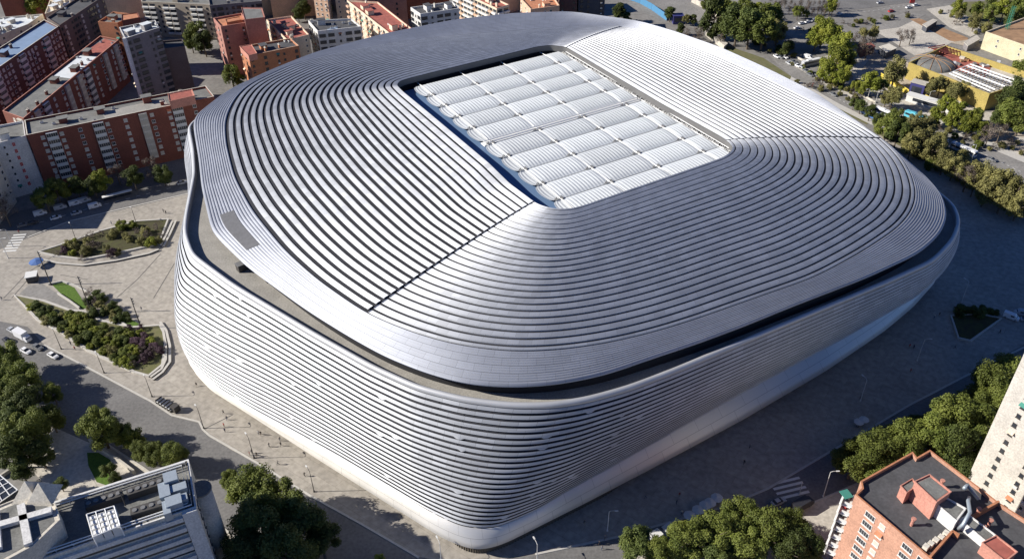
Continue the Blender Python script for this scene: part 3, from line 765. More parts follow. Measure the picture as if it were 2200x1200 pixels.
b1 = building('apartment_building', 'long red brick block with white glazed balcony columns facing the left plaza', [(57,290),(460,207),(442,184),(52,258)], 26, 'red_brick', 'roof_grey', '. v G v . w . G w . v . g w . v G . w .', bay=3.6, extras=(3, 5, 5), seed=1, rim='pale')
block(b1, [(364,218),(418,206),(412,192),(361,202)], 29, 25.2, 'salmon', top='roof_red')
rooftop_patch(b1, [(225,252),(360,222),(352,208),(218,236)], 26, 'terrace')
building('apartment_building', 'grey white block with red shutters beside the long red brick block', [(-110,336),(55,291),(50,259),(-110,290)], 25.5, 'white_wall', 'roof_grey', 'r . r r . k', bay=3.2, extras=(1, 2, 2), seed=2)
building('apartment_building', 'bright pale building cut off by the left edge at the crossroads', [(-8,325),(-75,262),(-130,300),(-62,385)], 24, 'pale', 'roof_white', 'w . w', extras=(1, 1, 1), seed=3)
b4 = building('apartment_building', 'stepped dark red brick terrace running diagonally behind the long red block', [(50,254),(255,85),(215,77),(5,238)], 23, 'red_brick', 'roof_grey', '. v g w G . v . w g', bay=3.8, extras=(3, 5, 4), seed=4, rim='salmon')
rooftop_patch(b4, [(113,160),(170,116),(206,119),(150,165)], 23.05, 'roof_white'); rooftop_patch(b4, [(174,112),(224,80),(247,87),(212,116)], 23.06, 'roof_red')
b5 = building('apartment_building', 'tall dark grey tower with white corner strip and white roof terrace', [(256,59),(333,43),(342,59),(268,83)], 41, 'grey_wall', 'roof_white', 'd T . s T', fh=3.2, bay=3.6, extras=(2, 1, 3), seed=5, rim='white_wall')
c5 = b5['_c']; p = at(268, 83, 41); mb = MB(); mb.box((p[0]-c5[0]-.1, p[1]-c5[1]-.1, 20.6), (1.5, 1.5, 41.4)); mb.build('corner_strip', M['white_wall'], b5)
building('apartment_building', 'windowless brown block against the right side of the dark grey tower', [(350,105),(397,99),(392,84),(345,88)], 30, 'brown_wall', 'roof_dark', '. .', extras=(0, 0, 0), seed=6)
b6 = building('apartment_building', 'bright orange gabled block behind the red terrace and grey tower', [(210,47),(252,49),(297,31),(243,25)], 30, 'orange', 'roof_grey', '. . s', extras=(1, 1, 1), seed=7)
block(b6, [(262,45),(300,38),(296,28),(262,32)], 33, 29.2, 'red_brick', top='roof_terracotta')
b7 = building('apartment_building', 'long dark red brick row under a blue grey metal roof in the far upper left', [(-60,184),(125,57),(95,42),(-90,158)], 27, 'dark_brick', 'roof_blue', 'v w v . v G v', bay=3.0, extras=(1, 2, 0), seed=8, rim='pale')
building('apartment_building', 'sooty grey brown row with dark roof beyond the blue roofed row', [(127,55),(222,-8),(190,-20),(100,38)], 26, 'brown_wall', 'roof_dark', 'd v . d T', bay=3.2, extras=(2, 3, 2), seed=9)
building('apartment_building', 'low building with cluttered pale terraces at the left end of the skyline', [(-40,90),(60,52),(92,30),(-30,40)], 17, 'pale', 'roof_white', 'w . w', extras=(4, 6, 5), seed=10)
building('apartment_building', 'cream building with stepped terraces behind the blue roofed row', [(96,30),(150,10),(175,-8),(110,-8)], 20, 'cream', 'roof_white', 'w . w', extras=(4, 4, 3), seed=11)
building('apartment_building', 'tan slab with rows of open white balconies between tower and salmon block', [(303,3),(450,10),(455,-8),(310,-14)], 21, 'tan', 'roof_grey', 'B B s B B . s', bay=4, fh=3.0, extras=(2, 3, 2), seed=12, rim='pale')
building('apartment_building', 'dull grey brown block with shaded loggias behind the salmon block', [(450,12),(562,2),(556,-14),(446,-8)], 22, 'grey_wall', 'roof_dark', 'd T s', extras=(1, 2, 2), seed=13)
b11 = building('apartment_building', 'large salmon pink block with one lit side and roof terraces walled in orange', [(458,39),(519,28),(530,48),(474,57)], 28, 'pink_brick', 'roof_terracotta', 's . s . .', bay=3.4, extras=(0, 0, 0), seed=14, rim='salmon')
block(b11, [(519,17),(563,18),(569,38),(526,43)], 31, 0.5, 'pink_brick', 'upper_block'); block(b11, [(484,42),(515,36),(518,43),(487,49)], 28.8, 27.1, 'orange', top='roof_terracotta')
b12 = building('apartment_building', 'orange brick block with a walled red roof terrace beside the salmon block', [(515,100),(534,120),(642,98),(624,82)], 24, 'orange', 'roof_dark', 's . d . s', bay=3.2, extras=(1, 2, 2), seed=15, rim='peach')
block(b12, [(515,100),(534,120),(552,115),(540,96)], 26, 23, 'salmon', top='roof_red')
b13 = building('apartment_building', 'cream sided block with shaded red roofs between salmon and white blocks', [(572,42),(626,34),(664,74),(617,86)], 23, 'cream', 'roof_red', 'w . k P', extras=(3, 3, 2), seed=16, rim='peach')
b14 = building('office_building', 'white modern block with black ribbon windows and a blue pool cover on top', [(662,44),(755,40),(776,57),(682,67)], 24, 'white_wall', 'roof_dark', 'T T s T', bay=3.9, fh=3.5, extras=(1, 2, 4), seed=17)
rooftop_patch(b14, [(702,60),(722,55),(728,60),(708,65)], 24.1, 'roof_blue')
building('apartment_building', 'slim pale tower with one column of windows behind the white modern block', [(718,-16),(748,-20),(746,-36),(716,-32)], 23, 'cream', 'roof_grey', 'k', bay=2.8, extras=(1, 0, 0), seed=18)
b16 = building('apartment_building', 'salmon block with cream facade and mint panels right of the white modern block', [(745,0),(838,72),(886,62),(812,4)], 24, 'cream', 'roof_red', 'P w . P k', extras=(3, 3, 2), seed=19, rim='salmon')
building('apartment_building', 'dusky pink block with plain walls behind the salmon roofs', [(800,-10),(872,-14),(868,-28),(800,-26)], 22, 'pink_brick', 'roof_grey', 's . .', extras=(2, 2, 2), seed=20)
b17 = building('office_building', 'white and grey modern block with dark windows beside the dusky pink block', [(882,16),(903,30),(986,18),(972,3)], 24, 'white_wall', 'roof_dark', 'T s T', bay=3.8, fh=3.4, extras=(2, 1, 3), seed=21)
building('apartment_building', 'peach block with slanting white balconies and a red tiled roof', [(972,-26),(1067,18),(1094,10),(1005,-32)], 24, 'cream', 'roof_red', 'B B P B', bay=3.6, extras=(1, 2, 0), seed=22, rim='salmon')
building('apartment_building', 'peach block with bare terracotta roof touching the stadium skyline', [(1118,-4),(1140,20),(1202,12),(1188,-10)], 23, 'peach', 'roof_terracotta', 'w . k', extras=(1, 3, 1), seed=23)
building('apartment_building', 'brown gabled block in shade between the terracotta roof and slate tower', [(1202,-2),(1240,-4),(1240,-18),(1200,-18)], 22, 'dark_brick', 'roof_dark', 's . s', extras=(1, 2, 0), seed=24)
building('apartment_building', 'slate grey tower at the far end of the row above the stadium rim', [(1243,-6),(1300,-8),(1298,-24),(1240,-22)], 22, 'slate', 'roof_dark', 'd s .', extras=(1, 1, 1), seed=25)
building('apartment_building', 'pale peach slab cut off by the top edge above the orange block', [(672,-14),(702,-10),(706,-30),(675,-34)], 24, 'peach', 'roof_grey', 'k k', bay=2.6, extras=(1, 1, 1), seed=26)

# ------------------------------------------------------------------ hotel (bottom left)
HZ = 32
hotel = building('hotel', 'large white hotel with dark window bands and rooftop plant at lower left', [(405,985),(422,1088),(-120,1270),(-150,1160)], HZ, 'pale', 'roof_grey', '.', group='large buildings in the foreground', extras=(0, 0, 0), rim='white_wall', seed=30)
hc = hotel['_c']; HP = [Vector((p[0]-hc[0], p[1]-hc[1])) for p in ats([(405,985),(422,1088),(-120,1270),(-150,1160)], HZ)]
d = (HP[2]-HP[1]).normalized(); nn = Vector((d.y, -d.x)); nn = nn if nn.dot(Vector((-hc[0], -hc[1]))-HP[1]) > 0 else -nn
an = math.atan2(d.y, d.x); Lf = (HP[2]-HP[1]).length
for f in range(8):
    z = HZ-2.6-f*3.4; s0 = 3.4
    c_ = HP[1]+d*(s0+(Lf-s0)/2)+nn*.05
    mb = MB(); mb.box((c_.x, c_.y, z-.7), (Lf-s0, .12, 1.25), an); o = mb.build('window_band', M['glass'], hotel)
    mb = MB(); c_ = HP[1]+d*(s0+(Lf-s0)/2)+nn*.4; mb.box((c_.x, c_.y, z+.75), (Lf-s0, .8, 1.3), an); mb.build('white_spandrel', M['white_wall'], hotel)
    mb = MB()
mb = MB(); c_ = HP[1]+d*1.7+nn*.35; mb.box((c_.x, c_.y, HZ/2), (3.2, .7, HZ-.4), an); mb.build('corner_pier', M['white_wall'], hotel)
d2 = (HP[0]-HP[1]); L2 = d2.length; d2.normalize(); n2 = Vector((d2.y, -d2.x)); n2 = n2 if n2.x > 0 else -n2; an2 = math.atan2(d2.y, d2.x)
for f in range(9):
    c_ = HP[1]+d2*3.2+n2*.08; z = HZ-3-f*3.3
    mb = MB(); mb.box((c_.x, c_.y, z), (2.4, .2, 1.5), an2, 0); mb.box((c_.x+n2.x*.03, c_.y+n2.y*.03, z), (.1, .2, 1.6), an2, 1); mb.build('window', [M['glass'], M['frame_white']], hotel)
c_ = HP[1]+d2*(L2*.55)+n2*1.1; mb = MB(); mb.tube([(c_.x, c_.y, 2), (c_.x, c_.y, HZ-4)], 2.4, 20); mb.build('curved_stair_tower', M['pale'], hotel, True)
mb = MB(); mb.tube([(c_.x, c_.y, HZ-4), (c_.x, c_.y, HZ-3.6)], 2.6, 20); mb.build('stair_tower_roof', M['roof_grey'], hotel)
def lp(u, v, z): p = at(u, v, z); return Vector((p[0]-hc[0], p[1]-hc[1], z))
# perimeter pipes
for k, o_ in enumerate((.9, 1.7)):
    pts = []
    for (a, b) in ((3, 0), (0, 1), (1, 2)):
        pass
    cc = sum(HP, Vector((0, 0)))/4
    R_ = [HP[3], HP[0], HP[1], HP[2]]; In_ = []
    for i in range(4):
        In_.append(R_[i])
    q0 = HP[0]-(HP[0]-HP[3]).normalized()*o_+(HP[1]-HP[0]).normalized()*o_; q1 = HP[1]-(HP[0]-HP[3]).normalized()*o_-(HP[1]-HP[0]).normalized()*o_
    q3 = HP[3]+(HP[1]-HP[0]).normalized()*o_; q2 = HP[2]-(HP[1]-HP[0]).normalized()*o_
    mb = MB(); mb.tube([(q.x, q.y, HZ+.3) for q in (q3, q0, q1, q2)], .16, 6)
    for q, r in ((q3, q0), (q0, q1), (q1, q2)):
        nP = int((r-q).length/3.5)
        for j in range(nP+1): s = q+(r-q)*(j/max(1, nP)); mb.tube([(s.x, s.y, HZ-1), (s.x, s.y, HZ+.3)], .09, 4)
    mb.build('roof_rail', M['white_steel'], hotel)
# plant: chiller rows, cooling frame, ducts
for (u0, v0, u1, v1) in ((182,1083,262,1056),(272,1056,350,1030),(280,1098,352,1076)):
    a, b = lp(u0, v0, HZ+1), lp(u1, v1, HZ+1); L_ = (b-a).length; an_ = math.atan2(b.y-a.y, b.x-a.x); m_ = (a+b)/2
    mb = MB(); mb.box((m_.x, m_.y, HZ), (L_, 2.2, 2.0), an_, 0); nfn = int(L_/1.5)
    for k in range(nfn):
        q = a+(b-a)*((k+.5)/nfn); mb.tube([(q.x, q.y, HZ+1), (q.x, q.y, HZ+1.22)], .55, 10, 1)
    mb.build('chiller_row', [M['frame_dark'], M['node_grey']], hotel)
q = [lp(u, v, HZ+2.6) for u, v in ((186,1104),(245,1086),(258,1128),(200,1152))]
mb = MB()
for i in range(4):
    mb.tube([q[i], q[(i+1) % 4]], .15, 5); mb.tube([q[i], q[i]-Vector((0, 0, 3.5))], .15, 5)
for k in (.33, .66): mb.tube([q[0]+(q[1]-q[0])*k, q[3]+(q[2]-q[3])*k], .12, 5)
mb.build('plant_frame', M['white_steel'], hotel)
for i in range(3):
    for j in range(4):
        p = q[0]+(q[1]-q[0])*((i+.5)/3)+(q[3]-q[0])*((j+.5)/4.6); mb = MB(); mb.box((p.x, p.y, HZ+.6), (1.7, 1.3, 2.6), an, 0); mb.box((p.x, p.y, HZ+1.93), (1.2, .9, .08), an, 1)
        mb.build('air_conditioner', [M['ac'], M['white_steel']], hotel)
for (u, v, w_, l_, h_) in ((365,1022,3,3.2,2.6),(352,1050,2.4,4.5,2.2),(378,1046,4.5,2.2,1.8),(372,1073,3.5,3,2),(392,1066,2,2,1.4),(357,1088,1.6,4,1.6)):
    p = lp(u, v, HZ+h_); mb = MB(); mb.box((p.x, p.y, HZ-.9+(h_+.9)/2), (w_, l_, h_+.9), an); mb.build('duct', M['duct'], hotel)
mb = MB(); mb.tube([lp(270,1085,HZ), lp(270,1085,HZ)+Vector((0, 0, 5))], .14, 6); mb.build('antenna_mast', M['frame_dark'], hotel)
# upper plant block with twin pyramids on the left end
up = block(hotel, [(-30,1160),(-30,1098),(60,1062),(118,1082),(128,1116),(70,1172),(-10,1215)], HZ+5, HZ-1, 'pale', 'upper_block', 'roof_grey')
for (u, v) in ((95,1062),(66,1058)):
    p = lp(u, v, HZ+5); mb = MB(); r_ = 3.0; mb.add([(p.x-r_, p.y-r_, HZ+4.9), (p.x+r_, p.y-r_, HZ+4.9), (p.x+r_, p.y+r_, HZ+4.9), (p.x-r_, p.y+r_, HZ+4.9), (p.x, p.y, HZ+9)], [(0, 1, 4), (1, 2, 4), (2, 3, 4), (3, 0, 4), (0, 3, 2, 1)]); mb.build('roof_pyramid', M['pale'], hotel)
for (a_, b_) in (((0,1128),(112,1096)),((46,1085),(62,1170)),((-10,1100),(-4,1180))):
    a, b = lp(*a_, HZ+5.4), lp(*b_, HZ+5.4); m_ = (a+b)/2; mb = MB(); mb.box((m_.x, m_.y, HZ+5.5), ((b-a).length, 1.6, 1.0), math.atan2(b.y-a.y, b.x-a.x)); mb.build('roof_upstand', M['white_wall'], hotel)
# skylight at far left
P = [lp(u, v, HZ+3) for u, v in ((-40,1030),(0,1020),(38,1052),(-30,1100))]; mb = MB(); mb.add([tuple(p) for p in P]+[(p.x, p.y, HZ-1) for p in P], [(0, 1, 2, 3), (0, 4, 5, 1), (1, 5, 6, 2), (2, 6, 7, 3), (3, 7, 4, 0)]); o = mb.build('skylight', M['glass'], hotel)
mb = MB()
for k in range(5):
    mb.tube([P[0]+(P[3]-P[0])*(k/4)+Vector((0, 0, .1)), P[1]+(P[2]-P[1])*(k/4)+Vector((0, 0, .1))], .12, 4); mb.tube([P[0]+(P[1]-P[0])*(k/4)+Vector((0, 0, .1)), P[3]+(P[2]-P[3])*(k/4)+Vector((0, 0, .1))], .12, 4)
mb.build('skylight_bars', M['white_steel'], o)

# ------------------------------------------------------------------ brick block and white tower (bottom right)
BZ = 32
bpx = [(1837,1061),(1852,1047),(1849,1032),(1961,969),(1970,981),(1998,965),(2110,1050),(2146,1078),(2290,1170),(2330,1330),(2150,1340),(1998,1198)]
br = building('apartment_building', 'orange brick block with dark flat roof and pink rooftop housing at lower right', bpx, BZ, 'facing', 'roof_dark', '. t v . t w', bay=3.1, fh=3.0, group='large buildings in the foreground', extras=(0, 0, 0), rim='orange', seed=31)
block(br, [(1965,1034),(1997,1019),(2043,1056),(2012,1078)], BZ+5, BZ-.9, 'salmon'); block(br, [(1935,1043),(1960,1028),(1970,1042),(1948,1058)], BZ+2.8, BZ-.9, 'salmon')
block(br, [(2010,1080),(2028,1066),(2075,1092),(2055,1118)], BZ+3, BZ-.9, 'white_wall', 'light_well'); block(br, [(2062,1115),(2080,1105),(2140,1150),(2122,1165)], BZ+1.5, BZ-.9, 'white_wall', 'light_well')
block(br, [(2110,1165),(2140,1150),(2185,1185),(2160,1205)], BZ+2.5, BZ-.9, 'salmon', 'stair_housing', 'roof_red')
bc = br['_c']
def lb(u, v, z): p = at(u, v, z); return Vector((p[0]-bc[0], p[1]-bc[1], z))
mb = MB(); mb.tube([lb(2082,1068,BZ), lb(2080,1075,BZ+3), lb(2084,1100,BZ+4), lb(2070,1125,BZ+3.6), lb(2060,1135,BZ+1)], .42, 10); mb.build('duct', M['duct'], br, True)
mb = MB(); mb.tube([lb(2102,1072,BZ), lb(2078,1040,BZ+2), lb(2072,1048,BZ+3)], .45, 10); mb.build('duct', M['duct'], br, True)
for u, v in ((1960,1122),(2100,1100),(2022,1040),(2125,1125),(2110,1138)):
    p = lb(u, v, BZ); mb = MB(); mb.tube([(p.x, p.y, BZ-1), (p.x, p.y, BZ+1.2)], .35, 8); mb.tube([(p.x, p.y, BZ+1.2), (p.x, p.y, BZ+1.5)], .55, 8); mb.build('chimney', M['salmon'], br)
for k, (u, v) in enumerate(((1990,1172),(2000,1166),(2011,1158),(2022,1152),(2033,1143))):
    p = lb(u, v, BZ+.2); mb = MB(); mb.box((p.x, p.y, BZ-.2), (1.1, 1.1, 1.3), .7); mb.build('roof_vent', M['pale'], br)
d = lb(1998,1198,BZ)-lb(1837,1061,BZ); dw = d.normalized(); pr_ = lb(1837,1061,BZ)
# step walls across the roof
for (a_, b_) in (((1998,1196),(2045,1142)),((2045,1142),(2060,1150)),((2085,1112),(2145,1078))):
    a, b = lb(*a_, BZ), lb(*b_, BZ); m_ = (a+b)/2; mb = MB(); mb.box((m_.x, m_.y, BZ-.25), ((b-a).length, .5, 1.5), math.atan2(b.y-a.y, b.x-a.x)); mb.build('parapet', M['orange'], br)
# stacked white balconies on the left corner
e = (lb(1849,1032,BZ)-lb(1837,1061,BZ)); e.z = 0; e.normalize()
for f in range(7):
    z = BZ-4.6-f*3.0; c_ = pr_+Vector((-1.0, 0.8, 0)) + Vector((e.x, e.y, 0))*1.6
    mb = MB(); mb.box((c_.x, c_.y, z), (2.6, 4.2, .2), math.atan2(e.y, e.x)-1.57, 0); mb.box((c_.x-1.2, c_.y-.3, z+.6), (.12, 3.8, 1.1), math.atan2(e.y, e.x)-1.57, 0); mb.box((c_.x-.2, c_.y-2.0, z+.6), (2.4, .12, 1.1), math.atan2(e.y, e.x)-1.57, 0)
    mb.box((c_.x+.3, c_.y+.3, z+1), (1.2, 1.2, 1.6), .4, 1)
    mb.build('balcony', [M['frame_white'], M['shutter_red'] if f == 1 else M['glass']], br)
c_ = pr_+Vector((-1.2, 1.4, 0)); mb = MB(); mb.box((c_.x, c_.y, BZ-1.6), (2.2, 2.4, .12), .3); mb.build('awning', M['awning_green'], br)
bp = Vector(at(2062,1062,0)); dd = Vector((dw.x, dw.y, 0)); pp = Vector((-dd.y, dd.x, 0)); pp = pp if pp.y > 0 else -pp
tw = building('apartment_building', 'tall white tower with small windows cut off by the right edge', None, 62, 'tower_wall', 'roof_grey', '. s . s k . .', fh=3.1, bay=3.0, group='large buildings in the foreground', extras=(0, 0, 0), world=[tuple(bp.xy), tuple((bp+dd*45).xy), tuple((bp+dd*45+pp*16).xy), tuple((bp+pp*16).xy)], seed=32)

# ------------------------------------------------------------------ construction site (upper right)
YZ = 9
ypx = [(1954,134),(2126,201),(2240,166),(2032,98)]
P = [p[:2] for p in ats(ypx, YZ)]; cy_ = np.mean(np.array(P), 0)
site = thing('unfinished_building', 'low yellow walled building under construction with steel roof frame and dome', 'building', (cy_[0], cy_[1], 0)); site['_c'] = (float(cy_[0]), float(cy_[1]))
Q = [(p[0]-cy_[0], p[1]-cy_[1]) for p in P]
V, Fc = kerbw(Q, .7, YZ, 0); obj('wall', V, Fc, M['yellow'], site)
mb = MB(); mb.prism(Q, YZ-3.4, YZ-3.2); mb.build('floor_slab', M['pale_concrete'], site)
rooft = lambda px, z, m: rooftop_patch(site, px, z, m)
rooft([(2005,100),(2040,104),(2130,140),(2120,165),(2060,150),(2010,118)], YZ-2.2, 'roof_red')
def ls(u, v, z): p = at(u, v, z); return Vector((p[0]-cy_[0], p[1]-cy_[1], z))
for k in range(14):
    f = k/13; a = ls(2040+(2128-2040)*f, 158+(196-158)*f, YZ-.6); b = ls(2085+(2190-2085)*f, 138+(175-138)*f, YZ-.6); mb = MB(); mb.tube([a, b], .28, 5); mb.build('roof_beam', M['white_steel'], site)
for k in range(7):
    f = k/6; a = ls(2040+(2085-2040)*f, 158+(138-158)*f, YZ-.3); b = ls(2128+(2190-2128)*f, 196+(175-196)*f, YZ-.3); mb = MB(); mb.tube([a, b], .3, 5); mb.build('roof_beam', M['frame_dark'] if k in (2, 4) else M['white_steel'], site)
for k in range(7):
    f = k/6; a = ls(1995+35*f, 103+12*f, YZ-.6); b = ls(2030+40*f, 96+14*f, YZ-.6); mb = MB(); mb.tube([a, b], .3, 5); mb.build('roof_beam', M['roof_red'], site)
cD = ls(2004, 136, YZ-2.5); V = []; Fc = []; R_ = 11.2; nr, ns = 8, 36
for i in range(nr+1):
    ph = i/nr*math.pi/2
    for j in range(ns): V.append((cD.x+R_*math.cos(ph)*math.cos(j*2*math.pi/ns), cD.y+R_*math.cos(ph)*math.sin(j*2*math.pi/ns), YZ-3.2+3.6*math.sin(ph)))
for i in range(nr):
    for j in range(ns): a = i*ns+j; b = i*ns+(j+1) % ns; Fc.append((a, b, b+ns, a+ns))
dome = obj('dome', V, Fc, M['roof_grey'], site, True)
mb = MB()
for j in range(0, ns, 3):
    mb.tube([(V[i*ns+j][0], V[i*ns+j][1], V[i*ns+j][2]+.1) for i in range(nr+1)], .18, 4)
mb.build('dome_ribs', M['earth'], dome)
cb = building('museum_building', 'cream walled building with earth coloured flat roof at the upper right edge', [(2118,68),(2215,102),(2290,62),(2200,38)], 10, 'cream_yellow', 'earth', '. . k .', group=None, extras=(0, 0, 1), rim='cream', seed=40)
def low_box(label, px, z, m, top, name='pavilion'):
    P = [p[:2] for p in ats(px, z)]; cc = np.mean(np.array(P), 0); t = thing(name, label, 'pavilion', (cc[0], cc[1], 0), 0, None)
    Q = [(p[0]-cc[0], p[1]-cc[1]) for p in P]; mb = MB(); mb.prism(Q, 0, z-.3); mb.build('wall', M[m], t)
    Q2 = [tuple(np.array(q)*1.08) for q in Q]; mb = MB(); mb.prism(Q2, z-.3, z); mb.build('roof', M[top], t); return t
low_box('small dark box pavilion on the earth strip near the museum terrace', [(1992,58),(2014,44),(2004,41),(1983,52)], 3.5, 'slate', 'pale_concrete')
low_box('grey slotted pavilion at the lower end of the earth strip', [(2080,98),(2105,84),(2098,76),(2072,90)], 3.5, 'grey_wall', 'pale_concrete')
low_box('dark roofed pavilion beside the bare trees near the yellow building', [(1905,112),(1926,103),(1910,94),(1890,100)], 4, 'slate', 'pale')
low_box('brown stone canopy by the boulevard trees', [(1850,110),(1880,100),(1870,92),(1845,98)], 4, 'dark_brick', 'roof_red')
low_box('concrete wall slab beside the underpass behind the stadium rim', [(1562,92),(1520,62),(1517,66),(1556,97)], 3, 'pale_concrete', 'pale_concrete', 'retaining_wall')

# busy ground behind the stadium rim: lanes, verges and medians
sheet('shade_toned_underpass', [(1600,85),(1640,60),(1690,75),(1760,112),(1720,140),(1660,120)], M['asphalt'], .08)  # darker asphalt sheet paints the shade lying on this road
sheet('verge', [(1560,98),(1640,125),(1720,178),(1800,222),(1870,262),(1862,268),(1790,232),(1700,186),(1620,135),(1555,106)], M['scrub'], .09)
sheet('pavement', [(1500,62),(1560,88),(1600,84),(1640,60),(1600,40),(1530,30)], M['pale_concrete'], .07)
sheet('median', [(1700,128),(1790,178),(1860,214),(1950,252),(1945,258),(1850,221),(1780,186),(1692,134)], M['pale_concrete'], .08)
sheet('median', [(1700,165),(1800,222),(1900,272),(2000,318),(2150,385),(2145,392),(1995,326),(1895,280),(1795,230),(1697,172)], M['kerb'], .11)
sheet('terrace_walk', [(1870,45),(1950,28),(1990,32),(1930,60),(1880,66)], M['asphalt_pale'], .09)
sheet('gravel_slope', [(1990,20),(2040,12),(2120,62),(2085,80),(2040,60)], M['pale_concrete'], .11)
for k in range(5):
    u0, v0 = 1745+k*4, 88+k*12; dashes('parking_lines', [(u0, v0), (u0+60, v0-6)], 8, .3, .3, .12)

M['drain'] = new_mat('drain_channel', (.10, .095, .09), .8)
for px in ([(130,590),(188,600)], [(8,640),(60,585),(130,540)], [(345,545),(295,600),(250,640)], [(375,565),(330,640)], [(440,920),(500,890)], [(60,600),(25,640)]):
    P_ = [Vector(p) for p in ats(px, .125)]; V = []; Fc = []
    for i in range(len(P_)-1):
        d_ = (P_[i+1]-P_[i]).normalized(); n_ = Vector((-d_.y, d_.x, 0))*.14; k_ = len(V); V += [P_[i]-n_, P_[i]+n_, P_[i+1]+n_, P_[i+1]-n_]; Fc.append((k_, k_+1, k_+2, k_+3))
    o = obj('drain_channel', V, Fc, M['drain']); o['kind'] = 'structure'

M['dust'] = new_mat('dusty_ground', (.40, .34, .265), 1, noise=.25, nscale=.12, nscale2=.9)
sheet('bare_ground', [(1895,228),(1990,240),(2100,292),(2235,345),(2235,322),(2120,270),(2040,250),(1960,225)], M['dust'], .13)
sheet('bare_ground', [(1880,112),(1950,134),(1985,180),(1960,196),(1900,172),(1850,150)], M['dust'], .12)
sheet('bare_ground', [(2130,240),(2240,200),(2240,300),(2160,290)], M['dust'], .12)
sheet('bare_ground', [(2040,92),(2110,108),(2200,118),(2200,100),(2120,104),(2090,84)], M['dust'], .12)
# ------------------------------------------------------------------ trees
def leaf_mat(name, c1, c2, seed=0):
    m = bpy.data.materials.new(name); m.use_nodes = True; t = m.node_tree; b = t.nodes['Principled BSDF']
    geo = t.nodes.new('ShaderNodeObjectInfo'); tc = t.nodes.new('ShaderNodeTexCoord')
    n = t.nodes.new('ShaderNodeTexNoise'); n.inputs['Scale'].default_value = .55; n.inputs['Detail'].default_value = 4; n.inputs['Roughness'].default_value = .7
    ad = t.nodes.new('ShaderNodeVectorMath'); ad.operation = 'ADD'; t.links.new(tc.outputs['Object'], ad.inputs[0]); t.links.new(geo.outputs['Random'], ad.inputs[1]); t.links.new(ad.outputs[0], n.inputs['Vector'])
    r = t.nodes.new('ShaderNodeValToRGB'); r.color_ramp.elements[0].position = .36; r.color_ramp.elements[1].position = .64
    r.color_ramp.elements[0].color = (*c1, 1); r.color_ramp.elements[1].color = (*c2, 1); t.links.new(n.outputs['Fac'], r.inputs[0])
    mr = t.nodes.new('ShaderNodeMapRange'); mr.inputs[3].default_value = .75; mr.inputs[4].default_value = 1.25; t.links.new(geo.outputs['Random'], mr.inputs[0])
    sc = t.nodes.new('ShaderNodeVectorMath'); sc.operation = 'SCALE'; t.links.new(r.outputs[0], sc.inputs[0]); t.links.new(mr.outputs[0], sc.inputs['Scale'])
    t.links.new(sc.outputs[0], b.inputs['Base Color']); b.inputs['Roughness'].default_value = .6; b.inputs['Specular IOR Level'].default_value = .25
    tr = t.nodes.new('ShaderNodeBsdfTranslucent'); t.links.new(sc.outputs[0], tr.inputs['Color']); mx = t.nodes.new('ShaderNodeMixShader'); mx.inputs[0].default_value = .22
    t.links.new(b.outputs[0], mx.inputs[1]); t.links.new(tr.outputs[0], mx.inputs[2]); t.links.new(mx.outputs[0], t.nodes['Material Output'].inputs['Surface'])
    return m
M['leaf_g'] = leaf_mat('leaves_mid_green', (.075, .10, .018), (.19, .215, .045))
M['leaf_d'] = leaf_mat('leaves_dark_and_shaded', (.045, .065, .016), (.12, .145, .036))  # the darker tone also paints shade onto trees out of the sun
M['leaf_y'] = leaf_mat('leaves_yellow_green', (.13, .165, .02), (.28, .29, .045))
M['leaf_o'] = leaf_mat('leaves_olive_brown', (.15, .145, .05), (.27, .25, .09))
M['leaf_b'] = leaf_mat('twigs_brown', (.11, .085, .07), (.17, .14, .12))
M['leaf_p'] = leaf_mat('leaves_plum', (.06, .03, .045), (.14, .09, .11))
M['bark'] = new_mat('bark', (.12, .095, .07), .95, noise=.3, nscale=3)
def crown_mesh(name, mat, n=5200, kind='round', seed=1, leaf=.062, dens=1.0):
    """unit crown (radius about 1) of small bent leaf clusters gathered in uneven boughs"""
    rnd = random.Random(seed); lobes = []
    nl = 26 if kind != 'bare' else 16
    for k in range(nl):
        a = rnd.uniform(0, 6.283); h = rnd.uniform(-.75, .95); rr = math.sqrt(max(0, 1-(h*.9)**2))*rnd.uniform(.35, .82)
        if kind == 'cone': h = rnd.uniform(-1, 2.2); rr = (1-(h+1)/3.3)*rnd.uniform(.3, .75)
        if kind == 'tall': h = rnd.uniform(-1, 1.9); rr = (1-abs(h-.3)/2.2)*rnd.uniform(.2, .55)
        lobes.append((rr*math.cos(a), rr*math.sin(a), h*(.85 if kind == 'round' else 1), rnd.uniform(.22, .42)))
    V = []; Fc = []
    for i in range(n):
        lx, ly, lz, lr = lobes[rnd.randrange(nl)]
        d = Vector((rnd.gauss(0, 1), rnd.gauss(0, 1), rnd.gauss(0, 1)+.25)).normalized(); r = lr*(rnd.random()**.35)*(1+rnd.gauss(0, .08))
        p = Vector((lx, ly, lz))+d*r; s = leaf*rnd.uniform(.6, 1.35)
        nrm = (d+Vector((rnd.gauss(0, .5), rnd.gauss(0, .5), rnd.gauss(0, .5)+.35))).normalized(); a = nrm.orthogonal().normalized(); b = nrm.cross(a)
        t = rnd.uniform(0, 6.28); a, b = a*math.cos(t)+b*math.sin(t), b*math.cos(t)-a*math.sin(t); q = len(V)
        V += [tuple(p-a*s), tuple(p-b*s*.7+nrm*s*.2), tuple(p+a*s), tuple(p+b*s*.7+nrm*s*.2)]; Fc.append((q, q+1, q+2, q+3))
    me = bpy.data.meshes.new(name); me.from_pydata(V, [], Fc); me.materials.append(M[mat]); me.update()
    return me
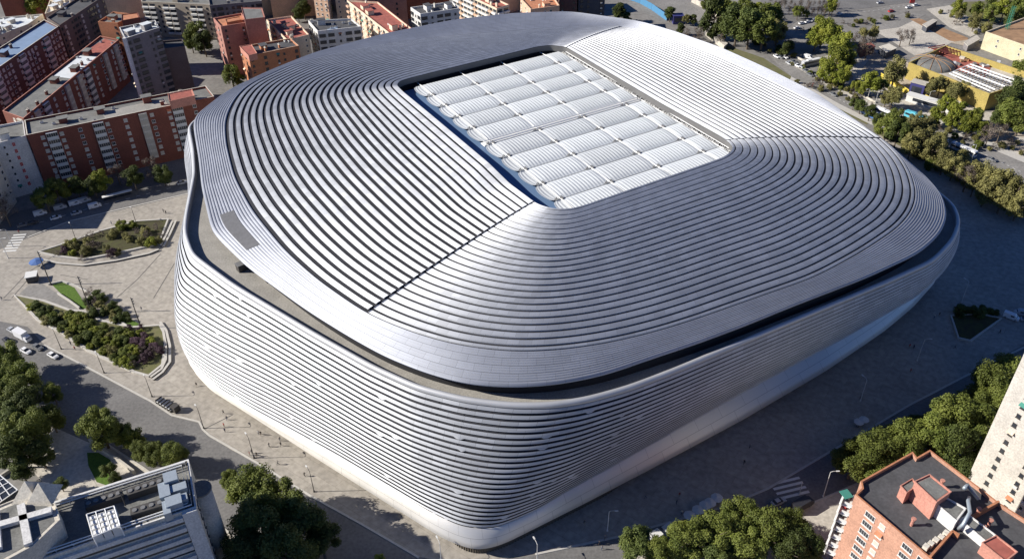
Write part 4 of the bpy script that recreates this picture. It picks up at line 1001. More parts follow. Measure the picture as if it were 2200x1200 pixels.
def trunk_mesh(name, H=2.0, r=.075, seed=1, bare=False):
    rnd = random.Random(seed); mb = MB(); mb.tube([(0, 0, -H), (rnd.uniform(-.03, .03), .02, -H*.55), (0, 0, -.1), (.03, 0, .45)], r, 7, 0, r*.3)
    for k in range(7 if not bare else 16):
        a = k*2.4; z0 = rnd.uniform(-.75, .1); L = rnd.uniform(.5, .85)
        mb.tube([(0, 0, z0), (L*.5*math.cos(a), L*.5*math.sin(a), z0+.35), (L*math.cos(a+.3), L*math.sin(a+.3), z0+.8)], r*.42, 5, 0, r*.1)
    me = bpy.data.meshes.new(name); me.from_pydata(mb.v, [], mb.f); me.materials.append(M['bark']); me.update(); return me
PROTO = {}
def mk(kind, mat, seeds, n, shape='round', leaf=.062): PROTO[kind] = [(crown_mesh('crown', mat, n, shape, s, leaf), trunk_mesh('trunk', seed=s, bare=(shape == 'bare'))) for s in seeds]
mk('g', 'leaf_g', (1, 2, 3), 6500); mk('d', 'leaf_d', (4, 5), 6500); mk('y', 'leaf_y', (6, 7), 5500); mk('o', 'leaf_o', (8, 9), 4200)
mk('b', 'leaf_b', (10, 11), 1300, 'bare', .045); mk('c', 'leaf_d', (12,), 6500, 'cone', .07); mk('p', 'leaf_b', (13, 14), 900, 'tall', .05); mk('u', 'leaf_p', (15,), 2600)
mk('B', 'leaf_g', (21, 22, 23), 15000, 'round', .042); mk('D', 'leaf_d', (24, 25), 14000, 'round', .044)
trnd = random.Random(5); KW = dict(g='leafy green tree', d='dark green tree', y='yellow green tree', o='olive brown tree', b='bare brown tree', c='dark conifer', p='tall thin bare tree', u='plum coloured shrub', B='big leafy plane tree', D='large dark green tree')
def tree(u, v, rpx, kind, label, group, squash=None, name='tree'):
    x, y, _ = at(u, v, 0); 
    for _i in range(4):
        dist = math.sqrt(x*x+y*y+HC*HC); r = rpx*dist/FPX; hc_ = r*1.45; x, y, _ = at(u, v, hc_)
    cr, tr = trnd.choice(PROTO[kind]); t = thing(name, label, 'tree' if name == 'tree' else 'shrub', (x, y, 0), trnd.uniform(0, 6.28), group)
    sz = (squash or trnd.uniform(.85, 1.1))
    o = bpy.data.objects.new('crown', cr); C.objects.link(o); o.parent = t; o.location = (0, 0, hc_); o.scale = (r, r, r*sz)
    o = bpy.data.objects.new('trunk', tr); C.objects.link(o); o.parent = t; s_ = hc_/2.0; o.location = (0, 0, hc_); o.scale = (r, r, s_)
    return t
LAB = {}
def rows(group, where, L):
    """label by neighbours: each tree says what it stands beside, then its rank along the row"""
    for k, (u, v, r, kd, *lab) in enumerate(L):
        tree(u, v, r, kd, (KW[kd]+' '+lab[0]) if lab else KW[kd]+' '+where, group)
# bottom right avenue
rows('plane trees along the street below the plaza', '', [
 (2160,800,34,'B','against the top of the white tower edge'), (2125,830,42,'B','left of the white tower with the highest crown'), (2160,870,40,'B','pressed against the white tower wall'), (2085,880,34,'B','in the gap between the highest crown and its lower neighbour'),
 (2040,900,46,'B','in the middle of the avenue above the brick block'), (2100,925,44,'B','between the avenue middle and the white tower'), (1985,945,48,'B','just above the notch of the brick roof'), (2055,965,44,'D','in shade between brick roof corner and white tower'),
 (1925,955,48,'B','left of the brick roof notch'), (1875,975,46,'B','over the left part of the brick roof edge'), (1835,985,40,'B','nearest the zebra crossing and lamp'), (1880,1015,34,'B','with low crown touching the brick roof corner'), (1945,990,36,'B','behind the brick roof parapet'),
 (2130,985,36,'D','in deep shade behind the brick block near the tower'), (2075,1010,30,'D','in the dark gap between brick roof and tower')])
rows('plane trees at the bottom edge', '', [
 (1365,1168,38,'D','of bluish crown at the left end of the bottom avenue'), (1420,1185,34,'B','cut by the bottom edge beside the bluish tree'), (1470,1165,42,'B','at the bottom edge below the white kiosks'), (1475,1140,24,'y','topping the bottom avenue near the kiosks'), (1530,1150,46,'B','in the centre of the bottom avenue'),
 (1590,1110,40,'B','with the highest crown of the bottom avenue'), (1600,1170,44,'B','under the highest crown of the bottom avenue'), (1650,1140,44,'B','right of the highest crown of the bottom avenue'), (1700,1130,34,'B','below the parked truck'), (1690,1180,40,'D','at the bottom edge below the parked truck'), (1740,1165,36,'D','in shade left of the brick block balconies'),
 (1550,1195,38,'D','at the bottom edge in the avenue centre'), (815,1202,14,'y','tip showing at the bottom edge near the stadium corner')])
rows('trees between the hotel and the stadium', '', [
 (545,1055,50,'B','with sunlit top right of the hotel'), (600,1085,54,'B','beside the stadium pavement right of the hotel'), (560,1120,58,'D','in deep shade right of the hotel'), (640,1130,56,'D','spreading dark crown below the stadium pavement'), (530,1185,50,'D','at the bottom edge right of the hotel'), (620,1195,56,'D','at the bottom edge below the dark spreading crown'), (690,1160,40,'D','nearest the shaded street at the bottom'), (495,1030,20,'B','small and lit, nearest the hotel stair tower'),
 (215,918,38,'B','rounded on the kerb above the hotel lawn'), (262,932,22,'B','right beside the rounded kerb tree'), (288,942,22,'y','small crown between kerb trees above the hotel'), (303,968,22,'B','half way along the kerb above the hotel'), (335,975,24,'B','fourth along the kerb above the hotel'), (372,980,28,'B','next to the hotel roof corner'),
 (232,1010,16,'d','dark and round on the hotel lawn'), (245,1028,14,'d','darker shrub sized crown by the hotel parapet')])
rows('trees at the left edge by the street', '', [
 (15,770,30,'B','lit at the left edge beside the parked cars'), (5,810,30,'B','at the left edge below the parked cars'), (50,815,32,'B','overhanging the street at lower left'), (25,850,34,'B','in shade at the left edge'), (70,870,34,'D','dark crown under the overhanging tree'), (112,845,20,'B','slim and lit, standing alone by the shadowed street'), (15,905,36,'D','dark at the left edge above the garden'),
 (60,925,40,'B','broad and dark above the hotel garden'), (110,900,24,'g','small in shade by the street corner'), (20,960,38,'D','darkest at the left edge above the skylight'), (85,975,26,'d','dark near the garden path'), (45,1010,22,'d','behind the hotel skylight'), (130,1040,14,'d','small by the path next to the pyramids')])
rows('trees in front of the long red block', '', [
 (95,425,22,'g','at the corner of the shuttered white block'), (120,408,22,'g','left of the yellowish crown by the red block'), (140,410,14,'y','small yellowish by the red block'), (165,400,18,'d','shaded third along the red block'), (215,388,22,'y','brightest in front of the red block'), (200,400,18,'d','under the brightest crown by the red block'), (250,370,20,'b','greyish half way along the red block'), (285,380,20,'d','in deep shade half way along the red block'), (325,358,20,'b','greyish near the stadium wall'), (350,375,18,'d','in shade nearest the stadium wall'), (10,455,22,'b','bare at the left edge crossroads'), (0,430,18,'b','pale bare at the extreme left by the bright building')])
rows('trees in courtyards among the upper left blocks', '', [
 (425,75,24,'g','tall in the courtyard left of the salmon block'), (437,92,20,'d','dark in the courtyard left of the salmon block'), (410,90,16,'g','small by the brown blank wall'), (497,162,20,'g','at the foot of the orange block'), (515,172,12,'g','hugging the stadium rim below the orange block'), (85,8,26,'y','bright behind the cream terraces'), (60,4,18,'y','smaller behind the cream terraces'), (112,4,16,'g','right of the bright crowns behind the cream terraces'), (652,18,16,'d','in the dark gap before the slim pale tower'), (640,30,12,'d','low in the dark gap before the slim pale tower'), (700,15,14,'d','between the peach slab and slim tower'), (30,-4,16,'d','cut by the top edge at far left')])
rows('trees along the boulevard', '', [
 (1330,25,16,'d','right of the slate tower by the stadium rim'), (1345,40,12,'d','tucked against the stadium rim right of the slate tower'), (1440,28,13,'d','beside the blue site fence'), (1490,42,9,'d','thin dark beside the pale hoarding'), (1500,72,14,'b','bare by the concrete slab'), (1475,70,10,'b','bare and small near the stadium rim'),
 (1535,36,32,'c','left of the white mast'), (1560,34,28,'g','behind the white mast'), (1585,50,33,'d','right of the white mast'), (1612,58,32,'d','second right of the white mast'), (1642,60,32,'g','with broad green crown above the dark underpass'), (1655,34,26,'g','at the right end of the green clump'), (1600,18,20,'g','at the back of the green clump'), (1625,20,18,'y','lit at the back of the green clump'), (1520,8,16,'g','cut by the top edge left of the conifers'), (1672,66,22,'o','olive at the right end of the clump'),
 (1688,105,12,'d','narrow on the boulevard median'), (1697,98,10,'d','behind the narrow median tree'), (1715,25,12,'g','small at the foot of the far thin trees'), (1732,30,8,'g','tiny by the far thin trees'), (1785,12,14,'y','leaning at the top road'),
 (1770,62,26,'y','at the head of the big boulevard clump'), (1755,78,22,'y','left in the big boulevard clump'), (1790,80,26,'y','in the upper middle of the big boulevard clump'), (1808,100,26,'y','in the middle of the big boulevard clump'), (1800,122,26,'y','in the lower middle of the big boulevard clump'), (1822,128,20,'g','right in the big boulevard clump'), (1775,148,20,'y','lower left of the big boulevard clump'), (1810,158,20,'y','at the foot of the big boulevard clump'), (1790,168,12,'y','smallest below the big boulevard clump'),
 (1845,95,18,'b','reddish bare beside the big clump'), (1865,100,18,'b','second reddish bare beside the big clump'), (1858,70,12,'o','behind the reddish bare trees'), (1878,68,12,'o','grey green by the museum terrace'), (1938,78,14,'b','bare on the museum terrace'), (1958,78,12,'b','second bare on the museum terrace'),
 (1925,150,26,'o','autumn tinted at the yellow building corner'), (1915,165,18,'o','under the autumn tinted tree'), (1872,178,20,'y','bright left of the yellow hoarding'), (1840,185,12,'y','small bright above the pale path'), (1855,190,12,'y','second small bright above the pale path'), (1895,185,14,'g','at the start of the yellow hoarding'),
 (1920,205,20,'o','olive on the path before the blue kiosk'), (1905,210,14,'o','smaller olive before the blue kiosk'), (2000,186,16,'o','leaning on the yellow wall'), (2022,182,17,'o','second against the yellow wall'), (2048,196,18,'o','third against the yellow wall'), (2072,192,15,'o','dark against the yellow wall'), 
 (2035,222,18,'y','bright below the yellow wall'), (2060,238,20,'y','second bright below the yellow wall'), (2085,262,21,'y','third bright below the yellow wall'), (2045,258,17,'y','above the cyan bus'), (2015,245,18,'y','left of the brightest below the yellow wall'), (2098,250,13,'g','right of the brightest below the yellow wall'), (2108,275,16,'y','at the end of the bright row'),
 (2165,222,24,'d','in shade right of the yellow building'), (2180,200,26,'d','second in shade right of the yellow building'), (2170,240,26,'g','near the right edge below the yellow building'), (2145,252,16,'d','dark under the yellow building corner'), (2195,255,24,'g','at the right edge by the orange digger'), (2125,290,18,'b','bare above the pale path'), (2150,282,16,'b','second bare above the pale path'), (2190,150,18,'g','behind the yellow building at right edge'),
 (2060,18,14,'y','on the far lawn'), (2100,20,14,'g','second on the far lawn'), (2130,28,14,'g','third on the far lawn'), (2160,15,20,'y','large near the top right corner'), (2185,25,20,'g','second near the top right corner'), (2175,42,14,'d','behind the museum roof'), (2130,8,12,'d','dark at the top right edge'), (2095,45,14,'o','by the museum slope'), (2120,60,10,'o','second by the museum slope'), (2060,30,10,'o','on the near side of the far lawn')])
rows('trees on the strip right of the stadium', '', [
 (1908,270,24,'g','nearest the blue buses'), (1930,285,24,'d','second from the blue buses'), (1925,255,18,'g','above the second from the buses'), (1960,275,24,'o','behind the bus lane start'), (1985,300,26,'o','left of the long white bus'), (1960,310,24,'o','over the dark shadow left of the white bus'), (2005,320,24,'o','at the tail of the long white bus'), (2030,345,22,'o','below the long white bus'), (2050,360,20,'o','right below the long white bus'), (1995,275,20,'o','on the upper side of the strip'), (1975,255,14,'o','beside the cyan bus'), (2020,300,16,'o','touching the lane behind the white bus'),
 (1870,240,14,'d','beside the stadium rim near the seam end'), (1850,228,12,'d','small by the stadium rim'), (1835,222,10,'d','smallest by the stadium rim'), (1888,258,14,'d','dark next to the parked vans'),
 (2080,378,24,'b','bare behind the white fork tree'), (2105,372,24,'o','fourth beyond the long white bus'), (2130,385,26,'o','fifth beyond the long white bus'), (2160,395,26,'o','sixth beyond the long white bus'), (2190,405,26,'o','at the right edge of the strip'), (2120,410,24,'o','lower row beyond the white bus'), (2155,425,24,'o','second in the lower row'), (2190,440,24,'o','at the right edge in the lower row'), (2095,395,20,'o','at the start of the lower row'), (2215,425,22,'o','cut by the right edge')])
# thin far trees in a shaded strip at the top
for k in range(18):
    u = 1655+k*8.5+trnd.uniform(-2, 2); v = trnd.uniform(2, 26)
    tree(u, v, 9, 'p', 'tall thin bare tree in the shaded row at the top edge', 'thin trees in the shaded row at the top edge')
# shrubs and raised beds
def bed(name, label, px, h, m, edge='kerb', wz=.5):
    P = [p[:2] for p in ats(px)]; cc = np.mean(np.array(P), 0); t = thing(name, label, 'planter', (cc[0], cc[1], 0), 0, None); Q = [(p[0]-cc[0], p[1]-cc[1]) for p in P]
    bm = bmesh.new(); vs = [bm.verts.new((x, y, h)) for x, y in Q]; f = bm.faces.new(vs); bm.normal_update()
    if f.normal.z < 0: f.normal_flip()
    bmesh.ops.triangulate(bm, faces=bm.faces[:]); me = bpy.data.meshes.new('soil'); bm.to_mesh(me); bm.free(); me.materials.append(M[m]); o = bpy.data.objects.new('soil', me); C.objects.link(o); o.parent = t
    V, Fc = kerbw(Q, wz, h+.25, 0); obj('stone_edge', V, Fc, M[edge], t); return t
lens = [(85,543),(140,525),(220,497),(295,477),(362,473),(342,526),(250,546),(180,559),(120,552)]
bed('planter', 'leaf shaped raised planter with brown scrub on the left plaza', lens, .5, 'soil', wz=.9)
low = [(32,636),(95,648),(150,668),(190,672),(215,690),(285,705),(350,700),(356,740),(350,785),(320,809),(290,801),(190,754),(135,716),(82,688)]
bed('planter', 'long raised planter full of green and plum shrubs beside the left street', low, .45, 'scrub', wz=.9)
tri = [(2042,680),(2100,676),(2150,686),(2084,734),(2058,728)]
bed('planter', 'triangular shaded planter on the right plaza', tri, .5, 'soil', wz=.7)
sheet('lawn', [(110,610),(135,607),(160,618),(178,645),(188,660),(178,665),(140,640)], M['grass'], .14)
sheet('ramp', [(62,612),(92,610),(125,632),(172,662),(160,674),(120,664),(42,632)], M['asphalt_pale'], .14)
sheet('lawn', [(230,670),(245,668),(300,698),(290,706),(262,692)], M['grass'], .62)
def shrubs(n, poly, kinds, rr, label, group, seed, zb=.3):
    rnd = random.Random(seed); xs = [p[0] for p in poly]; ys = [p[1] for p in poly]; k = 0; tries = 0; done = []
    while k < n and tries < 4000:
        tries += 1; u, v = rnd.uniform(min(xs), max(xs)), rnd.uniform(min(ys), max(ys))
        if not inpoly((u, v), poly) or any((u-a)**2+((v-b)*1.6)**2 < (rr*1.1)**2 for a, b in done): continue
        done.append((u, v)); kd = rnd.choice(kinds); x, y, _ = at(u, v, .8); dist = math.sqrt(x*x+y*y+HC*HC); r = rr*rnd.uniform(.7, 1.25)*dist/FPX; cr, tr = rnd.choice(PROTO[kd])
        o = bpy.data.objects.new('shrub', cr); C.objects.link(o); o.location = (x, y, zb+r*.55); o.scale = (r, r, r*.75); o.rotation_euler = (0, 0, rnd.uniform(0, 6.28)); tag(o, label, 'shrub', group); k += 1
shrubs(32, lens, 'oobouyb', 11, 'scrubby shrub in the leaf shaped planter on the left plaza', 'scrub in the leaf shaped planter', 1)
shrubs(50, [(60,655),(140,672),(215,700),(285,712),(290,795),(190,750),(135,712),(84,684)], 'ygodgy', 12, 'green shrub in the long planter beside the left street', 'green shrubs in the long planter', 2)
shrubs(16, [(270,705),(345,705),(350,785),(320,802),(290,795),(275,760)], 'uuyub', 12, 'plum shrub at the rounded end of the long planter', 'plum shrubs in the long planter', 3)
shrubs(20, [(190,622),(230,645),(290,690),(250,690),(205,680),(185,662)], 'dbdo', 10, 'dark shrub beside the sloping lawn on the left plaza', 'dark shrubs beside the sloping lawn', 4)
shrubs(8, [(2042,665),(2140,668),(2140,680),(2045,680)], 'd', 11, 'dark shrub along the back of the triangular planter', 'shrubs behind the triangular planter', 5)
shrubs(10, [(1945,905),(2060,870),(2060,890),(1960,925)], 'd', 13, 'dark hedge shrub on the shaded verge below the right plaza', 'hedge shrubs on the shaded verge', 6)
shrubs(32, [(1880,262),(1935,262),(2010,310),(2110,360),(2230,420),(2230,480),(2120,425),(2000,360),(1900,300)], 'oog', 13, 'olive bush under the trees right of the stadium', 'bushes under the trees right of the stadium', 7)
shrubs(18, [(1700,180),(1760,160),(1840,205),(1830,225),(1770,200)], 'ob', 7, 'low bush on the boulevard verge behind the rim', 'low bushes on the boulevard verge', 8)
shrubs(20, [(1960,250),(2100,300),(2200,300),(2200,330),(2090,320)], 'ogb', 8, 'scrubby bush on the bank beside the pale path', 'bushes on the bank beside the pale path', 9)
# long curved benches around the planters
def bench(label, px, w=.8):
    P = [Vector(p[:2]) for p in ats(px)]; cc = sum(P, Vector((0, 0)))/len(P); t = thing('bench', label, 'bench', (cc.x, cc.y, 0), 0, 'stone benches around the planters'); Q = [p-cc for p in P]
    def strip(nm, w_, z0, z1, m):
        V = []; Fc = []; n_ = len(Q)
        for i in range(n_):
            d = (Q[min(i+1, n_-1)]-Q[max(i-1, 0)]).normalized(); nn = Vector((-d.y, d.x))*w_/2
            for s, z in ((-1, z0), (-1, z1), (1, z1), (1, z0)): V.append((Q[i].x+nn.x*s, Q[i].y+nn.y*s, z))
        for i in range(n_-1):
            for k in range(3): Fc.append((4*i+k, 4*i+k+1, 4*i+5+k, 4*i+4+k))
        Fc += [(0, 1, 2, 3), (4*n_-1, 4*n_-2, 4*n_-3, 4*n_-4)]; obj(nm, V, Fc, M[m], t)
    strip('bench_base', w*.6, 0, .55, 'frame_dark'); strip('bench_seat', w, .55, .75, 'kerb')
bench('pale curved bench hugging the rounded tip of the long planter', [(345,702),(352,715),(357,745),(357,775),(348,795),(325,812)])
bench('outer dark curved bench beyond the rounded tip of the long planter', [(345,694),(358,712),(366,745),(366,780),(350,802),(330,817)])
bench('straight bench at the blunt end of the leaf shaped planter', [(371,478),(360,503),(346,530)])
bench('second straight bench at the blunt end of the leaf shaped planter', [(379,476),(367,503),(352,532)])
bench('pale bench edging the lower side of the leaf shaped planter', [(92,560),(130,568),(180,572),(250,562),(320,547),(342,538)])

# ------------------------------------------------------------------ lamp posts and masts
def lamp(u, v, h, kind, label, group, ang=0):
    x, y, _ = at(u, v); t = thing('street_lamp', label, 'lamp post', (x, y, .1), ang, group)
    if kind == 'mast':
        mb = MB(); mb.tube([(0, 0, 0), (0, 0, h)], .22, 8, 0, .13); mb.build('pole', M['frame_dark'], t); mb = MB(); mb.tube([(0, 0, 0), (0, 0, .5)], .4, 8); mb.build('base', M['frame_dark'], t)
        mb = MB(); 
        for k in range(3): mb.box((.28, 0, h-.6-k*1.0), (.5, .35, .3))
        mb.build('lamp_head', M['node_grey'], t)
    else:
        m = 'frame_dark' if kind == 'dark' else 'ac'
        mb = MB(); mb.tube([(0, 0, 0), (0, 0, h)], .13, 8, 0, .07); mb.build('pole', M[m], t); mb = MB(); mb.tube([(0, 0, h-.1), (.6, 0, h+.25), (1.6, 0, h+.3)], .06, 5); mb.build('arm', M[m], t)
        mb = MB(); mb.box((1.9, 0, h+.28), (.9, .36, .14)); mb.build('lamp_head', M['ac'], t)
        mb = MB(); mb.tube([(0, 0, 0), (0, 0, .45)], .25, 8); mb.build('base', M[m], t)
    return t
for u, v, h, l in ((110,612,15,'by the white canopy'), (197,672,16,'among the dark shrubs'), (304,706,13.5,'by the small lawn near the stadium')): lamp(u, v, h, 'mast', 'tall dark mast '+l+' on the left plaza', 'tall masts on the left plaza')
for u, v, h, l in ((132,750,7.5,'beside the first bend of the long planter'), (224,801,7.5,'on the pavement below the long planter'), (327,852,7.5,'left of the parked handcarts'), (438,920,8,'at the kerb bulge below the stadium'), (546,984,8.5,'with a group of people at its foot'), (675,1056,8.5,'where tree shadow meets the pavement'), (163,514,6.5,'behind the leaf shaped planter'), (293,480,6.5,'at the top of the leaf shaped planter')): lamp(u, v, h, 'dark', 'thin dark lamp post '+l, 'thin lamp posts on the plaza', 2.2)
for u, v, h, l in ((1768,1066,10,'beside the zebra crossing'), (1717,1060,5,'behind the silver parked car'), (2065,650,9,'in shade on the right plaza'), (1970,775,9,'in shade mid right plaza'), (1848,862,9,'in shade near the lower right plaza'), (1305,1140,8,'in shade below the stadium corner'), (948,1203,7,'at the bottom edge left of the stadium corner'), (1154,1205,7,'at the bottom edge right of the stadium corner'), (1572,75,14,'like a white mast among the conifers'), (18,555,9,'at the left crossroads'), (28,530,8,'second at the left crossroads'), (2085,350,9,'below the long white bus'), (1990,230,8,'by the pale path'), (1862,220,7,'on the boulevard verge'), (1880,225,7,'second on the boulevard verge')): lamp(u, v, h, 'pale', 'pale lamp post '+l, 'pale lamp posts along the streets', trnd.choice((0, 2.0, 3.6)))

# ------------------------------------------------------------------ vehicles
def paint(name, c): return new_mat(name, c, .3, spec=.6)
for k, c in dict(p_white=(.72,.72,.72), p_silver=(.42,.43,.45), p_black=(.03,.03,.035), p_red=(.45,.03,.03), p_blue=(.05,.15,.42), p_grey=(.16,.165,.17), p_cyan=(.12,.45,.55)).items(): M[k] = paint(k, c)
M['tyre'] = new_mat('tyre', (.02, .02, .02), .9); M['lamp_glass'] = new_mat('headlight_glass', (.75, .75, .7), .2); M['tail'] = new_mat('tail_light', (.4, .02, .02), .3)
def loft(secs, mat, name, parent, smooth=True):
    """secs: (x, half width, z0, z1, taper)"""
    V = []; Fc = []
    for (x, hw, z0, z1, tp) in secs: V += [(x, -hw, z0), (x, -hw, (z0+z1)/2), (x, -hw*tp, z1), (x, hw*tp, z1), (x, hw, (z0+z1)/2), (x, hw, z0)]
    for i in range(len(secs)-1):
        for k in range(6): Fc.append((6*i+k, 6*i+(k+1) % 6, 6*i+6+(k+1) % 6, 6*i+6+k))
    Fc += [tuple(range(6))[::-1], tuple(6*(len(secs)-1)+k for k in range(6))]
    return obj(name, V, Fc, mat, parent, False)
def make_vehicle(kind, col, label, group):
    t = thing('parked_'+kind, label, kind, (0, 0, -50), 0, group)
    if kind == 'car':
        loft([(-2.15, .78, .35, .8, .9), (-2.0, .86, .28, .95, .92), (-1.3, .88, .25, 1.0, .93), (1.0, .88, .25, .98, .93), (1.8, .86, .27, .86, .9), (2.15, .74, .35, .68, .85)], M[col], 'body', t)
        loft([(-1.75, .72, .93, .98, .95), (-1.2, .76, .95, 1.42, .86), (.2, .76, .95, 1.45, .86), (1.05, .74, .93, .98, .95)], M['glass'], 'cabin_glass', t)
        loft([(-1.15, .63, 1.40, 1.47, .95), (.15, .63, 1.43, 1.50, .95)], M[col], 'roof', t); L, W, wr = 1.32, .8, .32; fx, z_ = 2.1, .62
    elif kind == 'van':
        loft([(-2.5, .92, .4, 2.0, .93), (-2.45, .96, .35, 2.15, .93), (1.0, .96, .35, 2.15, .92), (1.75, .95, .35, 1.45, .93), (2.4, .9, .38, 1.05, .9), (2.55, .84, .45, .85, .9)], M[col], 'body', t)
        loft([(1.05, .84, 1.35, 2.0, .95), (1.80, .84, 1.2, 1.45, .95)], M['glass'], 'windscreen', t); mb = MB(); mb.box((.4, -.965, 1.6), (1.1, .03, .5)); mb.box((.4, .965, 1.6), (1.1, .03, .5)); mb.build('side_windows', M['glass'], t); L, W, wr = 1.6, .86, .36; fx, z_ = 2.5, .75
    elif kind == 'truck':
        loft([(1.6, 1.05, .5, 2.3, .92), (2.9, 1.05, .5, 2.2, .92), (3.4, 1.0, .5, 1.5, .92)], M[col], 'cab', t); loft([(2.95, .95, 1.55, 2.1, .95), (3.35, .93, 1.4, 1.6, .95)], M['glass'], 'windscreen', t)
        mb = MB(); mb.box((-1.0, 0, 2.0), (5.0, 2.35, 2.5)); mb.build('cargo_box', M[col], t); mb = MB(); mb.box((-.5, 0, .62), (6.0, 1.0, .25)); mb.build('chassis', M['frame_dark'], t); L, W, wr = 2.1, .95, .45; fx, z_ = 3.4, .8
    else:
        loft([(-6, 1.2, .4, 3.0, .95), (-5.9, 1.25, .35, 3.1, .95), (5.8, 1.25, .35, 3.1, .95), (6, 1.18, .45, 2.8, .95)], M[col], 'body', t); mb = MB(); mb.box((0, -1.26, 2.0), (11, .05, .95)); mb.box((0, 1.26, 2.0), (11, .05, .95)); mb.box((6.0, 0, 1.9), (.1, 2.0, 1.2)); mb.build('windows', M['glass'], t)
        mb = MB(); mb.box((0, 0, 3.12), (10.5, 1.9, .1)); mb.box((-2, 0, 3.3), (2.2, 1.5, .3)); mb.build('roof', M['p_white'] if col != 'p_cyan' else M['p_cyan'], t); L, W, wr = 3.6, 1.1, .5; fx, z_ = 6, .8
    for sx in (-L, L):
        for sy in (-W, W):
            mb = MB(); mb.tube([(sx, sy-.11, wr), (sx, sy+.11, wr)], wr, 12, 0); w_ = mb.build('wheel', M['tyre'], t, False); mb = MB(); mb.tube([(sx, sy-.125, wr), (sx, sy+.125, wr)], wr*.55, 8, 0); mb.build('rim', M['p_silver'], w_)
    for sy in (-.62, .62):
        s_ = sy if kind in ('car',) else sy*1.2; mb = MB(); mb.box((fx, s_, z_), (.12, .3, .16)); mb.build('headlight', M['lamp_glass'], t)
        mb = MB(); mb.box((-fx+.02, s_, z_+.05), (.12, .24, .18)); mb.build('tail_light', M['tail'], t)
    return t
VP = {}
def vehicle(kind, col, u0, v0, u1, v1, label, group):
    """standing between pixels (u0,v0) rear and (u1,v1) front direction, centre at the first"""
    x, y, _ = at(u0, v0); x1, y1, _ = at(u1, v1); a = math.atan2(y1-y, x1-x); key = (kind, col)
    if key not in VP: VP[key] = t = make_vehicle(kind, col, label, group); t.location = (x, y, .08); t.rotation_euler = (0, 0, a)
    else: dup(VP[key], (x, y, .08), a, label, group)
g1 = 'vehicles on the street at lower left'
for a in (('car','p_silver',28,712,'silver car ahead of the white box truck'), ('truck','p_white',52,728,'white box truck in the tree shadow'), ('car','p_black',18,734,'dark car beside the box truck at the left edge'), ('car','p_grey',82,748,'grey hatchback behind the box truck'), ('car','p_white',115,766,'white car in front of all others on the lower left street'), ('car','p_white',57,756,'small white car half hidden in shade near the box truck')):
    vehicle(a[0], a[1], a[2], a[3], a[2]+60, a[3]+32, a[4], g1)
g2 = 'vehicles on the street below the red block'
for a in (('van','p_white',88,462,'white pickup like van nearest the shuttered block'), ('van','p_silver',131,449,'white van parked in the second bay below the red block'), ('van','p_white',163,440,'white van third in line below the red block'), ('van','p_silver',183,434,'pale van fourth in line below the red block'), ('car','p_white',121,470,'white car driving below the red block'), ('car','p_silver',165,460,'silver car driving behind the white car'), ('van','p_white',205,446,'white van parked on its own in the shaded street'), ('car','p_black',72,481,'black car in the shade at the crossroads'), ('car','p_grey',50,486,'grey car beside the black car at the crossroads'), ('car','p_silver',392,395,'lone silver car in the shade beside the stadium')):
    vehicle(a[0], a[1], a[2], a[3], a[2]+60, a[3]-16, a[4], g2)
g3 = 'vehicles on the right'
for a in (('van','p_white',2171,684,2215,700,'white van behind the triangular planter'), ('van','p_silver',2194,676,2140,668,'silver van just behind the white van near the planter'), ('car','p_silver',2206,690,2250,700,'silver car cut by the right edge near the planter'), ('car','p_silver',1672,1080,1720,1058,'silver car parked near the zebra crossing'), ('truck','p_black',1723,1090,1770,1062,'dark flatbed truck parked beside the silver car'), ('bus','p_white',2068,328,2110,346,'long white bus in the lane right of the stadium'), ('bus','p_cyan',1968,258,2000,270,'cyan roofed bus by the path'), ('bus','p_white',1902,250,1930,262,'white bus with blue front near the stadium rim'), ('bus','p_blue',1872,252,1900,266,'blue bus against the stadium rim'), ('bus','p_silver',1742,140,1760,136,'grey bus on the boulevard slip road'), ('van','p_white',1736,126,1750,130,'white van on the boulevard slip road'), ('truck','p_white',2020,305,2050,318,'white truck under the trees left of the long bus'),
          ('car','p_white',1803,32,1830,26,'white car on the far top road'), ('car','p_silver',1890,8,1915,4,'silver car at the top road near the red sign'), ('car','p_white',1952,18,1975,14,'white car by the red sign'), ('car','p_white',1967,13,1990,9,'second white car by the red sign'), ('car','p_red',1914,26,1940,20,'small red car on the top road'), ('car','p_white',1722,52,1745,46,'first white car in the distant queue'), ('car','p_white',1735,49,1758,43,'second white car in the distant queue'), ('car','p_silver',1748,46,1770,40,'silver car in the distant queue'), ('car','p_white',1712,62,1735,56,'white car behind the distant queue'), ('car','p_black',1755,92,1770,98,'black car in the underpass shade'), ('car','p_grey',1790,205,1815,218,'grey car on the boulevard below the clump'), ('car','p_black',1840,212,1860,222,'black car by the boulevard verge'), ('car','p_grey',2130,345,2160,358,'grey car beyond the long white bus'), ('car','p_black',2095,318,2120,330,'black car on the boulevard beside the pale path')):
    vehicle(a[0], a[1], a[2], a[3], a[4], a[5], a[6], g3)

